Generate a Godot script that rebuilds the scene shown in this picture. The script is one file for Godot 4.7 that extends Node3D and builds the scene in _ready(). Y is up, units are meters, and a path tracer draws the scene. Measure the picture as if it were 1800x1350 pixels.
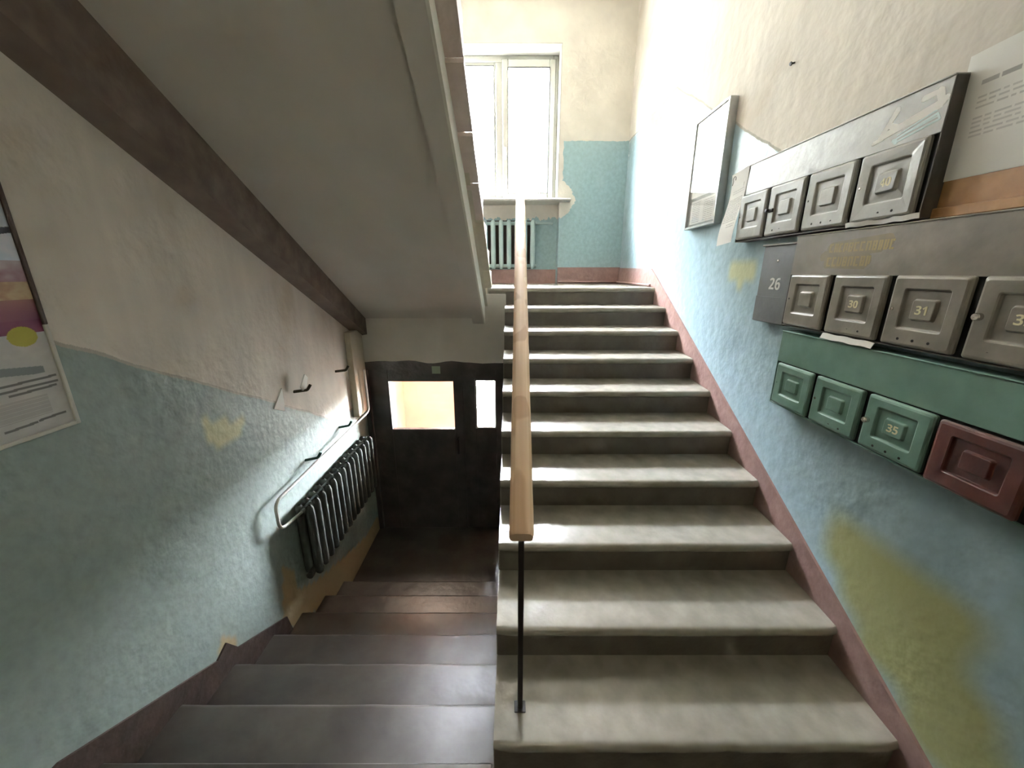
extends Node3D
# A stairwell with mailboxes. X to the right, Y up, Z the distance into the picture (all in metres, from the eye);
# pt() turns that into the scene's axes with the landing floor at height 0.

const EYE := 1.661
const WL := -1.45      # left wall face
const WR := 1.30       # right wall face
const WB := 4.85       # back wall face
const RISE := 0.149
const GO := 0.2969

var rng := RandomNumberGenerator.new()
var M := {}
var named := {}

func _ready():
	rng.seed = 7
	# ---- camera
	var cam := Camera3D.new()
	cam.name = "camera"
	cam.fov = 89.915
	cam.near = 0.02
	cam.position = pt(0, 0, 0)
	cam.rotation = Vector3(-atan(197.0 / 676.0), 0, 0)
	add_child(cam)
	cam.current = true
	# ---- sky and exposure
	var sm := ProceduralSkyMaterial.new()
	sm.sky_top_color = Color(0.94, 0.965, 1.0)
	sm.sky_horizon_color = Color(0.975, 0.985, 1.0)
	sm.ground_bottom_color = Color(0.55, 0.55, 0.53)
	sm.ground_horizon_color = Color(0.8, 0.81, 0.82)
	sm.sky_energy_multiplier = 10.5
	sm.ground_energy_multiplier = 6.5
	var sky := Sky.new()
	sky.sky_material = sm
	var env := Environment.new()
	env.background_mode = Environment.BG_SKY
	env.sky = sky
	env.ambient_light_source = Environment.AMBIENT_SOURCE_DISABLED
	env.tonemap_mode = Environment.TONE_MAPPER_LINEAR
	env.tonemap_exposure = 2.3
	env.sdfgi_enabled = true
	env.ssao_enabled = true
	env.ssil_enabled = true
	var we := WorldEnvironment.new()
	we.name = "world_environment"
	we.environment = env
	add_child(we)
	make_materials()
	build_shell()
	build_window()
	build_partition()
	build_stairs()
	build_upper_flight()
	build_rail()
	build_banks()
	build_right_wall_things()
	build_left_wall_things()
	build_radiators()
	build_lamps()
	build_outside()

# ---------------------------------------------------------------- helpers
func pt(x: float, y: float, z: float) -> Vector3:
	return Vector3(x, y + EYE, -z)

func begin() -> SurfaceTool:
	var st := SurfaceTool.new()
	st.begin(Mesh.PRIMITIVE_TRIANGLES)
	return st

func numbered(called: String) -> String:
	if not named.has(called):
		named[called] = 0
		return called
	named[called] += 1
	return "%s_%03d" % [called, named[called]]

func put(called: String, st, m, parent: Node = self) -> MeshInstance3D:
	var o := MeshInstance3D.new()
	o.name = numbered(called) if parent == self else called
	o.mesh = st.commit() if st is SurfaceTool else st
	o.material_override = m
	o.cast_shadow = GeometryInstance3D.SHADOW_CASTING_SETTING_ON
	parent.add_child(o, true)
	return o

func tag(o: Node, label: String, category: String, group := "", kind := ""):
	o.set_meta("label", label)
	o.set_meta("category", category)
	if group != "": o.set_meta("group", group)
	if kind != "": o.set_meta("kind", kind)

func thing(called: String, label: String, category: String, at := Vector3.ZERO, group := "", kind := "") -> Node3D:
	var o := Node3D.new()
	o.name = numbered(called)
	o.position = at
	add_child(o)
	tag(o, label, category, group, kind)
	return o

func tri(st: SurfaceTool, a: Vector3, b: Vector3, c: Vector3, out: Vector3, uv = null):
	var n := (b - a).cross(c - a)
	if n.length_squared() < 1e-16: return
	n = n.normalized()
	var flip := n.dot(out) > 0.0
	if not flip: n = -n
	var vs = [a, c, b] if flip else [a, b, c]
	for v in vs:
		st.set_normal(n)
		if uv != null: st.set_uv(uv.call(v))
		st.add_vertex(v)

func quad(st: SurfaceTool, a: Vector3, b: Vector3, c: Vector3, d: Vector3, out: Vector3, uv = null):
	tri(st, a, b, c, out, uv)
	tri(st, a, c, d, out, uv)

# smooth quad, one normal per corner
func squad(st: SurfaceTool, v: Array, n: Array, uv = null):
	for t in [[0, 1, 2], [0, 2, 3]]:
		var k: Array = t
		var g: Vector3 = (v[k[1]] - v[k[0]]).cross(v[k[2]] - v[k[0]])
		if g.dot(n[k[0]] + n[k[1]] + n[k[2]]) > 0.0: k = [k[0], k[2], k[1]]
		for i in k:
			st.set_normal(n[i])
			if uv != null: st.set_uv(uv.call(v[i]))
			st.add_vertex(v[i])

# box with chamfered edges, lo..hi in the node's own axes
func cbox(st: SurfaceTool, lo: Vector3, hi: Vector3, bev := 0.004, uv = null):
	var c := (lo + hi) * 0.5
	var h := (hi - lo).abs() * 0.5
	bev = min(bev, min(h.x, min(h.y, h.z)) * 0.9)
	var corner := func(sx, sy, sz, axis):
		var s := Vector3(sx, sy, sz)
		var r := h - Vector3.ONE * bev
		r[axis] = h[axis]
		return c + s * r
	for axis in 3:
		var u := (axis + 1) % 3
		var w := (axis + 2) % 3
		for s in [-1.0, 1.0]:
			var q := []
			for e in [[-1, -1], [1, -1], [1, 1], [-1, 1]]:
				var g := Vector3.ZERO
				g[axis] = s; g[u] = e[0]; g[w] = e[1]
				q.append(corner.call(g.x, g.y, g.z, axis))
			var o := Vector3.ZERO
			o[axis] = s
			quad(st, q[0], q[1], q[2], q[3], o, uv)
	if bev <= 0.0: return
	for axis in 3:
		var u := (axis + 1) % 3
		var w := (axis + 2) % 3
		for su in [-1.0, 1.0]:
			for sw in [-1.0, 1.0]:
				var g0 := Vector3.ZERO
				g0[axis] = -1; g0[u] = su; g0[w] = sw
				var g1 := g0
				g1[axis] = 1
				var o := Vector3.ZERO
				o[u] = su; o[w] = sw
				quad(st, corner.call(g0.x, g0.y, g0.z, u), corner.call(g0.x, g0.y, g0.z, w), corner.call(g1.x, g1.y, g1.z, w), corner.call(g1.x, g1.y, g1.z, u), o, uv)
	for sx in [-1, 1]:
		for sy in [-1, 1]:
			for sz in [-1, 1]:
				tri(st, corner.call(sx, sy, sz, 0), corner.call(sx, sy, sz, 1), corner.call(sx, sy, sz, 2), Vector3(sx, sy, sz), uv)

# box given in X, Y, Z-into-picture
func wbox(st: SurfaceTool, x0, x1, y0, y1, z0, z1, bev := 0.004, uv = null):
	var a := pt(x0, y0, z0)
	var b := pt(x1, y1, z1)
	cbox(st, Vector3(min(a.x, b.x), min(a.y, b.y), min(a.z, b.z)), Vector3(max(a.x, b.x), max(a.y, b.y), max(a.z, b.z)), bev, uv)

# polygon (Z, Y) extruded along X
func prism_x(st: SurfaceTool, poly: PackedVector2Array, x0: float, x1: float, uv = null):
	var ids := Geometry2D.triangulate_polygon(poly)
	for i in range(0, ids.size(), 3):
		for s in [x0, x1]:
			var q := []
			for k in 3:
				var v: Vector2 = poly[ids[i + k]]
				q.append(pt(s, v.y, v.x))
			tri(st, q[0], q[1], q[2], Vector3(1 if s == max(x0, x1) else -1, 0, 0), uv)
	var cw := Geometry2D.is_polygon_clockwise(poly)
	for i in poly.size():
		var a := poly[i]
		var b := poly[(i + 1) % poly.size()]
		var n := Vector2(b.y - a.y, a.x - b.x) * (-1.0 if cw else 1.0)
		quad(st, pt(x0, a.y, a.x), pt(x1, a.y, a.x), pt(x1, b.y, b.x), pt(x0, b.y, b.x), Vector3(0, n.y, -n.x), uv)

# polygon (X, Y) extruded along Z
func prism_z(st: SurfaceTool, poly: PackedVector2Array, z0: float, z1: float, shift := Vector2.ZERO):
	# shift: how far (X, Y) moves between z0 and z1
	var ids := Geometry2D.triangulate_polygon(poly)
	for i in range(0, ids.size(), 3):
		for s in [0.0, 1.0]:
			var q := []
			for k in 3:
				var v: Vector2 = poly[ids[i + k]] + shift * s
				q.append(pt(v.x, v.y, lerp(z0, z1, s)))
			tri(st, q[0], q[1], q[2], Vector3(0, 0, -1 if s == 1.0 else 1))
	var cw := Geometry2D.is_polygon_clockwise(poly)
	for i in poly.size():
		var a := poly[i]
		var b := poly[(i + 1) % poly.size()]
		var n := Vector2(b.y - a.y, a.x - b.x) * (-1.0 if cw else 1.0)
		quad(st, pt(a.x, a.y, z0), pt(b.x, b.y, z0), pt(b.x + shift.x, b.y + shift.y, z1), pt(a.x + shift.x, a.y + shift.y, z1), Vector3(n.x, n.y, 0))

# closed profile (Z, Y) swept along X through stations xs; wob(i, k) -> Vector2 offset; creases over 40 degrees stay sharp
func sweep_x(st: SurfaceTool, prof: PackedVector2Array, xs: Array, wob = null):
	var n := prof.size()
	var cw := Geometry2D.is_polygon_clockwise(prof)
	var en := []
	for i in n:
		var e := prof[(i + 1) % n] - prof[i]
		en.append((Vector2(e.y, -e.x) * (-1.0 if cw else 1.0)).normalized())
	for i in n:
		var a := i
		var b := (i + 1) % n
		var na: Vector2 = en[i]
		var nb: Vector2 = en[i]
		var pe: Vector2 = en[(i + n - 1) % n]
		var ne: Vector2 = en[b]
		if pe.dot(na) > 0.76: na = (pe + en[i]).normalized()
		if ne.dot(nb) > 0.76: nb = (ne + en[i]).normalized()
		for s in xs.size() - 1:
			var o := [Vector2.ZERO, Vector2.ZERO, Vector2.ZERO, Vector2.ZERO]
			if wob != null: o = [wob.call(a, s), wob.call(b, s), wob.call(b, s + 1), wob.call(a, s + 1)]
			var v: Array = [pt(xs[s], prof[a].y + o[0].y, prof[a].x + o[0].x), pt(xs[s], prof[b].y + o[1].y, prof[b].x + o[1].x), pt(xs[s + 1], prof[b].y + o[2].y, prof[b].x + o[2].x), pt(xs[s + 1], prof[a].y + o[3].y, prof[a].x + o[3].x)]
			var a3 := Vector3(0, na.y, -na.x)
			var b3 := Vector3(0, nb.y, -nb.x)
			squad(st, v, [a3, b3, b3, a3])
	var ids := Geometry2D.triangulate_polygon(prof)
	for e in [0, xs.size() - 1]:
		for i in range(0, ids.size(), 3):
			var q := []
			for k in 3:
				var id := ids[i + k]
				var o: Vector2 = wob.call(id, e) if wob != null else Vector2.ZERO
				q.append(pt(xs[e], prof[id].y + o.y, prof[id].x + o.x))
			tri(st, q[0], q[1], q[2], Vector3(-1 if e == 0 else 1, 0, 0))

# round tube through points
func tube(st: SurfaceTool, path: Array, r: float, sides := 10):
	var up := Vector3.UP
	var rings := []
	for i in path.size():
		var t: Vector3 = (path[min(i + 1, path.size() - 1)] - path[max(i - 1, 0)]).normalized()
		if abs(t.dot(up)) > 0.95: up = Vector3.RIGHT if abs(t.x) < 0.9 else Vector3.BACK
		var s := t.cross(up).normalized()
		up = s.cross(t).normalized()
		var ring := []
		for k in sides:
			var a := TAU * k / sides
			ring.append(s * cos(a) + up * sin(a))
		rings.append(ring)
	for i in path.size() - 1:
		for k in sides:
			var j := (k + 1) % sides
			var n := [rings[i][k], rings[i][j], rings[i + 1][j], rings[i + 1][k]]
			squad(st, [path[i] + n[0] * r, path[i] + n[1] * r, path[i + 1] + n[2] * r, path[i + 1] + n[3] * r], n)
	for e in [0, path.size() - 1]:
		var o: Vector3 = (path[0] - path[1]) if e == 0 else (path[-1] - path[-2])
		for k in sides:
			tri(st, path[e], path[e] + rings[e][k] * r, path[e] + rings[e][(k + 1) % sides] * r, o)

# rounds the corners of a path
func bend(path: Array, r := 0.04, steps := 5) -> Array:
	var out := [path[0]]
	for i in range(1, path.size() - 1):
		var p: Vector3 = path[i]
		var a: Vector3 = p + (path[i - 1] - p).normalized() * r
		var b: Vector3 = p + (path[i + 1] - p).normalized() * r
		for k in steps + 1:
			var t := float(k) / steps
			out.append(a.lerp(p, t).lerp(p.lerp(b, t), t))
	out.append(path[-1])
	return out

# lathe about an axis: prof = [[radius, height]...]
func lathe(st: SurfaceTool, at: Vector3, axis: Vector3, prof: Array, sides := 14):
	var u := axis.cross(Vector3.UP if abs(axis.y) < 0.9 else Vector3.RIGHT).normalized()
	var w := axis.cross(u).normalized()
	for i in prof.size() - 1:
		var a: Array = prof[i]
		var b: Array = prof[i + 1]
		var d := Vector2(b[0] - a[0], b[1] - a[1]).normalized()
		for k in sides:
			var q := []
			var nn := []
			for e in [[k, a], [k + 1, a], [k + 1, b], [k, b]]:
				var ang: float = TAU * e[0] / sides
				var dir := u * cos(ang) + w * sin(ang)
				q.append(at + dir * e[1][0] + axis * e[1][1])
				nn.append((dir * d.y - axis * d.x).normalized())
			squad(st, q, nn)

func noise(freq: float, seed_: int, oct := 3, kind := FastNoiseLite.TYPE_SIMPLEX_SMOOTH) -> FastNoiseLite:
	var n := FastNoiseLite.new()
	n.noise_type = kind
	n.seed = seed_
	n.frequency = freq
	n.fractal_octaves = oct
	return n

func ntex(n: FastNoiseLite, lo: Color, hi: Color, size := 256) -> NoiseTexture2D:
	var t := NoiseTexture2D.new()
	t.width = size; t.height = size
	t.seamless = true
	t.noise = n
	var g := Gradient.new()
	g.set_color(0, lo); g.set_color(1, hi)
	t.color_ramp = g
	return t

func nnorm(n: FastNoiseLite, strength: float, size := 256) -> NoiseTexture2D:
	var t := NoiseTexture2D.new()
	t.width = size; t.height = size
	t.seamless = true
	t.noise = n
	t.as_normal_map = true
	t.bump_strength = strength
	return t

func flat(c: Color, rough := 0.6, metal := 0.0) -> StandardMaterial3D:
	var m := StandardMaterial3D.new()
	m.albedo_color = c
	m.roughness = rough
	m.metallic = metal
	return m

# mottled surface: world triplanar noise colour and relief
func mottled(lo: Color, hi: Color, per_m: float, rough := 0.6, bump := 0.0, seed_ := 1, freq := 0.02, world := true) -> StandardMaterial3D:
	var m := StandardMaterial3D.new()
	m.albedo_texture = ntex(noise(freq, seed_, 4), lo, hi)
	m.roughness = rough
	if bump > 0.0:
		m.normal_enabled = true
		m.normal_texture = nnorm(noise(freq * 2.0, seed_ + 50, 4), bump)
	m.uv1_triplanar = true
	m.uv1_world_triplanar = world
	m.uv1_scale = Vector3.ONE * per_m
	return m

func rgb8(r: int, g: int, b: int) -> Color:
	return Color8(r, g, b)

func make_materials():
	M.concrete = mottled(rgb8(132, 127, 115), rgb8(158, 153, 141), 1.6, 0.24, 0.5, 3, 0.018)
	M.concrete.metallic_specular = 0.8
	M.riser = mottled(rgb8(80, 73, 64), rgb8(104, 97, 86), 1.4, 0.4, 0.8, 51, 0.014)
	M.dark_step = mottled(rgb8(56, 48, 43), rgb8(88, 83, 76), 0.9, 0.38, 0.6, 4, 0.012)
	M.dark_step.metallic_specular = 0.7
	M.soffit = mottled(rgb8(210, 206, 197), rgb8(226, 222, 214), 0.7, 0.9, 1.0, 5, 0.01)
	M.cream = mottled(rgb8(232, 231, 220), rgb8(242, 241, 232), 1.2, 0.75, 1.0, 6, 0.015)
	M.cream_dirty = mottled(rgb8(196, 188, 168), rgb8(214, 207, 188), 1.2, 0.8, 1.2, 7, 0.015)
	M.step_pink = mottled(rgb8(212, 194, 184), rgb8(230, 216, 206), 1.6, 0.5, 1.2, 8, 0.02)
	M.step_slate = mottled(rgb8(84, 88, 96), rgb8(124, 126, 132), 1.6, 0.5, 1.2, 9, 0.02)
	M.beam = mottled(rgb8(92, 78, 68), rgb8(124, 109, 97), 1.4, 0.7, 1.5, 10, 0.016)
	M.plaster = mottled(rgb8(204, 198, 180), rgb8(222, 216, 200), 0.8, 0.9, 0.8, 11, 0.012)
	M.ceiling = mottled(rgb8(216, 212, 200), rgb8(230, 226, 216), 0.8, 0.9, 0.6, 12, 0.012)
	M.brown = mottled(rgb8(130, 102, 96), rgb8(154, 126, 118), 1.6, 0.45, 1.0, 13, 0.02)
	M.dark_brown = mottled(rgb8(56, 44, 38), rgb8(78, 62, 54), 1.6, 0.6, 1.2, 14, 0.02)
	M.white_pvc = flat(rgb8(184, 184, 176), 0.4)
	M.sill = mottled(rgb8(176, 174, 166), rgb8(192, 190, 182), 2.0, 0.6, 0.3, 53, 0.02)
	M.white_reveal = flat(rgb8(196, 195, 188), 0.8)
	M.gasket = flat(rgb8(60, 60, 60), 0.6)
	M.glass = StandardMaterial3D.new()
	M.glass.transparency = BaseMaterial3D.TRANSPARENCY_ALPHA
	M.glass.albedo_color = Color(0.95, 0.98, 0.97, 0.04)
	M.glass.roughness = 0.02
	M.door = mottled(rgb8(58, 54, 52), rgb8(84, 78, 74), 1.0, 0.5, 1.2, 15, 0.015)
	M.pink = mottled(rgb8(226, 180, 156), rgb8(236, 192, 170), 0.8, 0.7, 0.8, 16, 0.012)
	M.wood = StandardMaterial3D.new()
	M.wood.albedo_texture = wood_tex()
	M.wood.roughness = 0.55
	M.black_iron = flat(rgb8(44, 38, 36), 0.5, 0.2)
	M.steel_grey = mottled(rgb8(134, 134, 129), rgb8(150, 149, 143), 2.2, 0.36, 0.5, 17, 0.012)
	M.steel_dark = mottled(rgb8(116, 111, 102), rgb8(140, 134, 124), 2.2, 0.32, 0.6, 18, 0.012)
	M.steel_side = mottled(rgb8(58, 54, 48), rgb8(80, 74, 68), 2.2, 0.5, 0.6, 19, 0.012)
	M.steel_box = mottled(rgb8(86, 88, 90), rgb8(104, 106, 106), 2.2, 0.4, 0.5, 20, 0.012)
	M.green = mottled(rgb8(94, 124, 112), rgb8(110, 140, 128), 2.2, 0.32, 0.5, 21, 0.012)
	M.red = mottled(rgb8(64, 28, 23), rgb8(80, 39, 31), 2.6, 0.36, 0.6, 22, 0.014)
	for k in ["steel_grey", "steel_dark", "green"]: M[k].metallic = 0.1
	M.inside = flat(rgb8(24, 24, 22), 0.8)
	M.chrome = flat(rgb8(190, 188, 182), 0.25, 0.9)
	M.alu = mottled(rgb8(176, 178, 176), rgb8(198, 200, 198), 2.0, 0.3, 0.2, 23, 0.02)
	M.alu.metallic = 0.5
	M.alu_side = mottled(rgb8(120, 122, 118), rgb8(140, 140, 136), 2.0, 0.5, 0.3, 24, 0.02)
	M.number = flat(rgb8(206, 198, 160), 0.6)
	M.number_white = flat(rgb8(230, 230, 224), 0.6)
	M.paper = flat(rgb8(238, 238, 236), 0.85)
	M.board = mottled(rgb8(134, 96, 56), rgb8(164, 124, 78), 2.4, 0.5, 0.5, 25, 0.012)
	M.rad_blue = mottled(rgb8(170, 194, 194), rgb8(186, 206, 204), 1.6, 0.4, 0.5, 26, 0.015)
	M.rad_dark = mottled(rgb8(70, 75, 71), rgb8(84, 89, 84), 1.6, 0.85, 0.8, 27, 0.02)
	M.pipe_grey = mottled(rgb8(190, 192, 184), rgb8(206, 206, 198), 2.0, 0.4, 0.4, 28, 0.02)
	M.pipe_dark = flat(rgb8(70, 74, 66), 0.5)
	M.bracket = flat(rgb8(54, 50, 26), 0.6)
	M.bracket_green = flat(rgb8(20, 70, 58), 0.5)
	M.rag = flat(rgb8(246, 247, 242), 0.9)
	M.sticker = flat(rgb8(160, 172, 148), 0.8)
	M.facade = mottled(rgb8(176, 173, 164), rgb8(192, 190, 182), 0.3, 0.9, 0.4, 29, 0.02)
	M.facade_glass = flat(rgb8(70, 78, 84), 0.1)
	M.ground = mottled(rgb8(120, 120, 114), rgb8(150, 150, 142), 0.3, 0.9, 0.6, 30, 0.02)
	M.leaf = flat(rgb8(150, 160, 40), 0.6)
	M.leaf.backlight_enabled = true
	M.leaf.backlight = Color(0.5, 0.5, 0.1)
	M.bark = flat(rgb8(90, 78, 62), 0.9)
	var lamp := flat(rgb8(255, 244, 226), 0.5)
	lamp.emission_enabled = true
	lamp.emission = Color(1.0, 0.9, 0.76)
	lamp.emission_energy_multiplier = 2.0
	M.lamp = lamp
	M.wall_right = wall_mat(true)
	M.wall_left = wall_mat(false)
	M.wall_back = back_mat()

func wood_tex() -> ImageTexture:
	var im := Image.create_empty(128, 1024, false, Image.FORMAT_RGB8)
	var n1 := noise(0.05, 5)
	var n2 := noise(0.012, 6, 2)
	for y in 1024:
		for x in 128:
			var g := n1.get_noise_2d(x * 1.6, y * 0.05) * 0.5 + 0.5
			var w := n2.get_noise_2d(x * 0.8, y * 0.7)
			var c := rgb8(206, 172, 136).lerp(rgb8(232, 208, 176), g)
			if w > 0.32: c = c.lerp(rgb8(160, 120, 86), clamp((w - 0.32) * 4.0, 0, 0.35))
			if w < -0.45: c = c.lerp(rgb8(236, 214, 186), 0.6)
			im.set_pixel(x, y, c)
	im.generate_mipmaps()
	return ImageTexture.create_from_image(im)

# ---- painted walls: real paint edges, patches and stains, laid on in metres
func poly(a: Array) -> PackedVector2Array:
	var p := PackedVector2Array()
	for i in range(0, a.size(), 2): p.append(Vector2(a[i], a[i + 1]))
	return p

func mask(polys: Array, z0: float, z1: float, y0: float, y1: float, small: int, size: int) -> PackedByteArray:
	# soft-edged patches: drawn coarse, then enlarged
	var im := Image.create_empty(small, small, false, Image.FORMAT_L8)
	for p in polys:
		var lo := Vector2(1e9, 1e9)
		var hi := -lo
		for v in p:
			lo = lo.min(v); hi = hi.max(v)
		var ix0 := int(clamp((lo.x - z0) / (z1 - z0) * small - 1, 0, small - 1))
		var ix1 := int(clamp((hi.x - z0) / (z1 - z0) * small + 1, 0, small - 1))
		var iy0 := int(clamp((y1 - hi.y) / (y1 - y0) * small - 1, 0, small - 1))
		var iy1 := int(clamp((y1 - lo.y) / (y1 - y0) * small + 1, 0, small - 1))
		for iy in range(iy0, iy1 + 1):
			for ix in range(ix0, ix1 + 1):
				var v := Vector2(z0 + (ix + 0.5) / small * (z1 - z0), y1 - (iy + 0.5) / small * (y1 - y0))
				if Geometry2D.is_point_in_polygon(v, p): im.set_pixel(ix, iy, Color.WHITE)
	im.resize(size, size, Image.INTERPOLATE_CUBIC)
	return im.get_data()

func nimg(n: FastNoiseLite, size: int) -> PackedByteArray:
	return n.get_image(size, size, false, false, false).get_data()

func finish_wall(albedo: PackedByteArray, rough: PackedByteArray, bump: Image, size: int) -> StandardMaterial3D:
	var m := StandardMaterial3D.new()
	m.albedo_texture = ImageTexture.create_from_image(Image.create_from_data(size, size, false, Image.FORMAT_RGB8, albedo))
	m.roughness_texture = ImageTexture.create_from_image(Image.create_from_data(size, size, false, Image.FORMAT_L8, rough))
	m.roughness_texture_channel = BaseMaterial3D.TEXTURE_CHANNEL_RED
	m.roughness = 1.0
	bump.convert(Image.FORMAT_RGBA8)
	bump.bump_map_to_normal_map(5.0)
	m.normal_enabled = true
	m.normal_texture = ImageTexture.create_from_image(bump)
	m.normal_scale = 0.3
	m.texture_repeat = false
	return m

const RZ0 := 0.3
const RZ1 := 4.9
const RY0 := -2.0
const RY1 := 2.75
const LZ0 := 0.3
const LZ1 := 3.75
const LY0 := -2.8
const LY1 := 1.4

func wall_mat(right: bool) -> StandardMaterial3D:
	var size := 1400
	var z0 := RZ0 if right else LZ0
	var z1 := RZ1 if right else LZ1
	var y0 := RY0 if right else LY0
	var y1 := RY1 if right else LY1
	var big := nimg(noise(0.004, 31 if right else 32, 4), size)
	var fine := nimg(noise(0.05, 33, 3), size)
	var edge := noise(3.0, 34, 3)
	var streak := noise(1.0, 35, 3)
	var fleck := noise(0.09, 36, 2)
	var olive := []
	var pale := []
	var bare := []
	if right:
		olive = [poly([1.317, -1.14, 1.307, -0.93, 1.246, -0.874, 1.113, -0.94, 1.008, -0.905, 0.863, -0.871, 0.815, -0.899, 0.798, -0.978, 0.834, -1.064, 0.822, -1.156, 0.734, -1.135, 0.66, -1.2, 0.5, -1.2, 0.5, -1.6, 0.808, -1.5, 0.933, -1.417, 1.149, -1.294])]
		pale = [poly([4.318, 1.45, 3.813, 1.365, 3.822, 1.262, 4.008, 1.087, 4.164, 1.091]), poly([2.409, 0.042, 2.285, 0.086, 2.144, 0.052, 2.119, -0.035, 2.264, -0.084, 2.393, -0.056])]
	else:
		pale = [poly([1.682, -0.66, 1.776, -0.71, 1.969, -0.76, 1.889, -0.818, 1.819, -0.835, 1.769, -0.866, 1.691, -0.806])]
		bare = [poly([2.01, -1.8, 2.09, -1.86, 2.128, -1.967, 2.1, -2.06, 2.332, -2.2, 3.167, -2.5, 3.7, -2.55, 3.7, -2.8, 2.9, -2.8, 2.26, -2.4, 1.9, -2.2, 1.95, -2.0]), poly([1.439, -1.79, 1.502, -1.76, 1.57, -1.86, 1.508, -1.92, 1.453, -1.9])]
	var mo := mask(olive, z0, z1, y0, y1, 44, size)
	var mp := mask(pale, z0, z1, y0, y1, 90, size)
	var mb := mask(bare, z0, z1, y0, y1, 120, size)
	var al := PackedByteArray()
	al.resize(size * size * 3)
	var ro := PackedByteArray()
	ro.resize(size * size)
	var beige := Vector3(221, 215, 205)
	var blue := Vector3(160, 184, 192) if right else Vector3(146, 161, 157)
	var dark := Vector3(108, 128, 132) if right else Vector3(106, 122, 120)
	var line := PackedFloat32Array()
	line.resize(size)
	var st := PackedFloat32Array()
	st.resize(size)
	for x in size:
		var z := z0 + (x + 0.5) / size * (z1 - z0)
		var l := 0.0
		if right:
			l = 1.385 if z > 3.555 else max(1.385 - 0.577 * (3.555 - z), -0.16)
		else:
			l = -0.233 - 0.546 * (max(z, 0.95) - 1.225)
			l = max(l, -1.2)
		line[x] = l + edge.get_noise_1d(z) * 0.012
		st[x] = streak.get_noise_1d(z * 9.0)
	var i := 0
	for y in size:
		var yy := y1 - (y + 0.5) / size * (y1 - y0)
		for x in size:
			var b := big[i] / 255.0
			var f := fine[i] / 255.0
			var c: Vector3
			var r := 225
			var d: float = yy - line[x] - (f - 0.5) * 0.006
			if d > 0.0:
				c = beige * (0.9 + 0.16 * b + 0.03 * st[x])
				if b < 0.36: c = c.lerp(Vector3(198, 186, 166), (0.36 - b) * 3.0)
				if d < 0.014: c = c.lerp(Vector3(150, 148, 138), 0.6)
			else:
				c = blue.lerp(dark, clamp((b - 0.62) * 2.2, 0.0, 0.5)) * (0.95 + 0.1 * f)
				r = 84 if right else 150
				var q := maxf(0.0, minf(1.0, mo[i] / 255.0))
				if q > 0.0: c = c.lerp(Vector3(160, 162, 116), q)
				q = mp[i] / 255.0
				if q > 0.02: c = c.lerp(Vector3(206, 204, 150), q * 0.75)
				if right and d > -0.34 and f > 0.7 and b > 0.5: c = c.lerp(Vector3(226, 230, 226), 0.6)
			var q2 := mb[i] / 255.0
			if q2 > 0.02:
				c = c.lerp(Vector3(176, 160, 126), q2)
				r = int(lerp(r, 230, q2))
			al[i * 3] = int(clamp(c.x, 0, 255))
			al[i * 3 + 1] = int(clamp(c.y, 0, 255))
			al[i * 3 + 2] = int(clamp(c.z, 0, 255))
			ro[i] = r
			i += 1
	var bump := noise(0.035, 37, 4).get_image(size, size, false, false, false)
	return finish_wall(al, ro, bump, size)

func back_mat() -> StandardMaterial3D:
	var size := 1024
	var x0 := -1.5
	var x1 := 1.35
	var y0 := -0.3
	var y1 := 2.75
	var big := nimg(noise(0.006, 41, 4), size)
	var fine := nimg(noise(0.05, 42, 3), size)
	var edge := noise(4.0, 43, 3)
	var al := PackedByteArray()
	al.resize(size * size * 3)
	var ro := PackedByteArray()
	ro.resize(size * size)
	var i := 0
	for y in size:
		var yy := y1 - (y + 0.5) / size * (y1 - y0)
		var cut := 0.575 + edge.get_noise_1d(yy * 1.3) * 0.02
		if yy < 1.0 and yy > 0.6: cut = 0.575 + 0.15 * sin((yy - 0.6) / 0.4 * PI) + edge.get_noise_1d(yy * 5.0) * 0.03
		if yy <= 0.6: cut = -9.0
		for x in size:
			var xx := x0 + (x + 0.5) / size * (x1 - x0)
			var b := big[i] / 255.0
			var f := fine[i] / 255.0
			var c := Vector3(221, 216, 206) * (0.92 + 0.14 * b)
			var r := 225
			var top := 1.394 + edge.get_noise_1d(xx * 2.0) * 0.008
			var low := 0.62 + edge.get_noise_1d(xx * 3.0) * 0.05
			var painted := yy < top and xx > cut
			if xx < 0.56: painted = yy < low
			if painted:
				c = Vector3(154, 181, 186) * (0.94 + 0.12 * f)
				if b > 0.6: c = c.lerp(Vector3(170, 192, 196), (b - 0.6) * 1.5)
				r = 90
			al[i * 3] = int(clamp(c.x, 0, 255))
			al[i * 3 + 1] = int(clamp(c.y, 0, 255))
			al[i * 3 + 2] = int(clamp(c.z, 0, 255))
			ro[i] = r
			i += 1
	var bump := noise(0.03, 44, 4).get_image(size, size, false, false, false)
	return finish_wall(al, ro, bump, size)

func uv_right(v: Vector3) -> Vector2:
	return Vector2((-v.z - RZ0) / (RZ1 - RZ0), (RY1 - (v.y - EYE)) / (RY1 - RY0))

func uv_left(v: Vector3) -> Vector2:
	return Vector2((-v.z - LZ0) / (LZ1 - LZ0), (LY1 - (v.y - EYE)) / (LY1 - LY0))

func uv_back(v: Vector3) -> Vector2:
	return Vector2((v.x + 1.5) / 2.85, (2.75 - (v.y - EYE)) / 3.05)

func wall(called: String, st: SurfaceTool, m, label: String, category := "wall") -> MeshInstance3D:
	var o := put(called, st, m)
	tag(o, label, category, "", "structure")
	return o

func finish_uv(st: SurfaceTool) -> ArrayMesh:
	st.index()
	st.generate_tangents()
	return st.commit()

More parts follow.
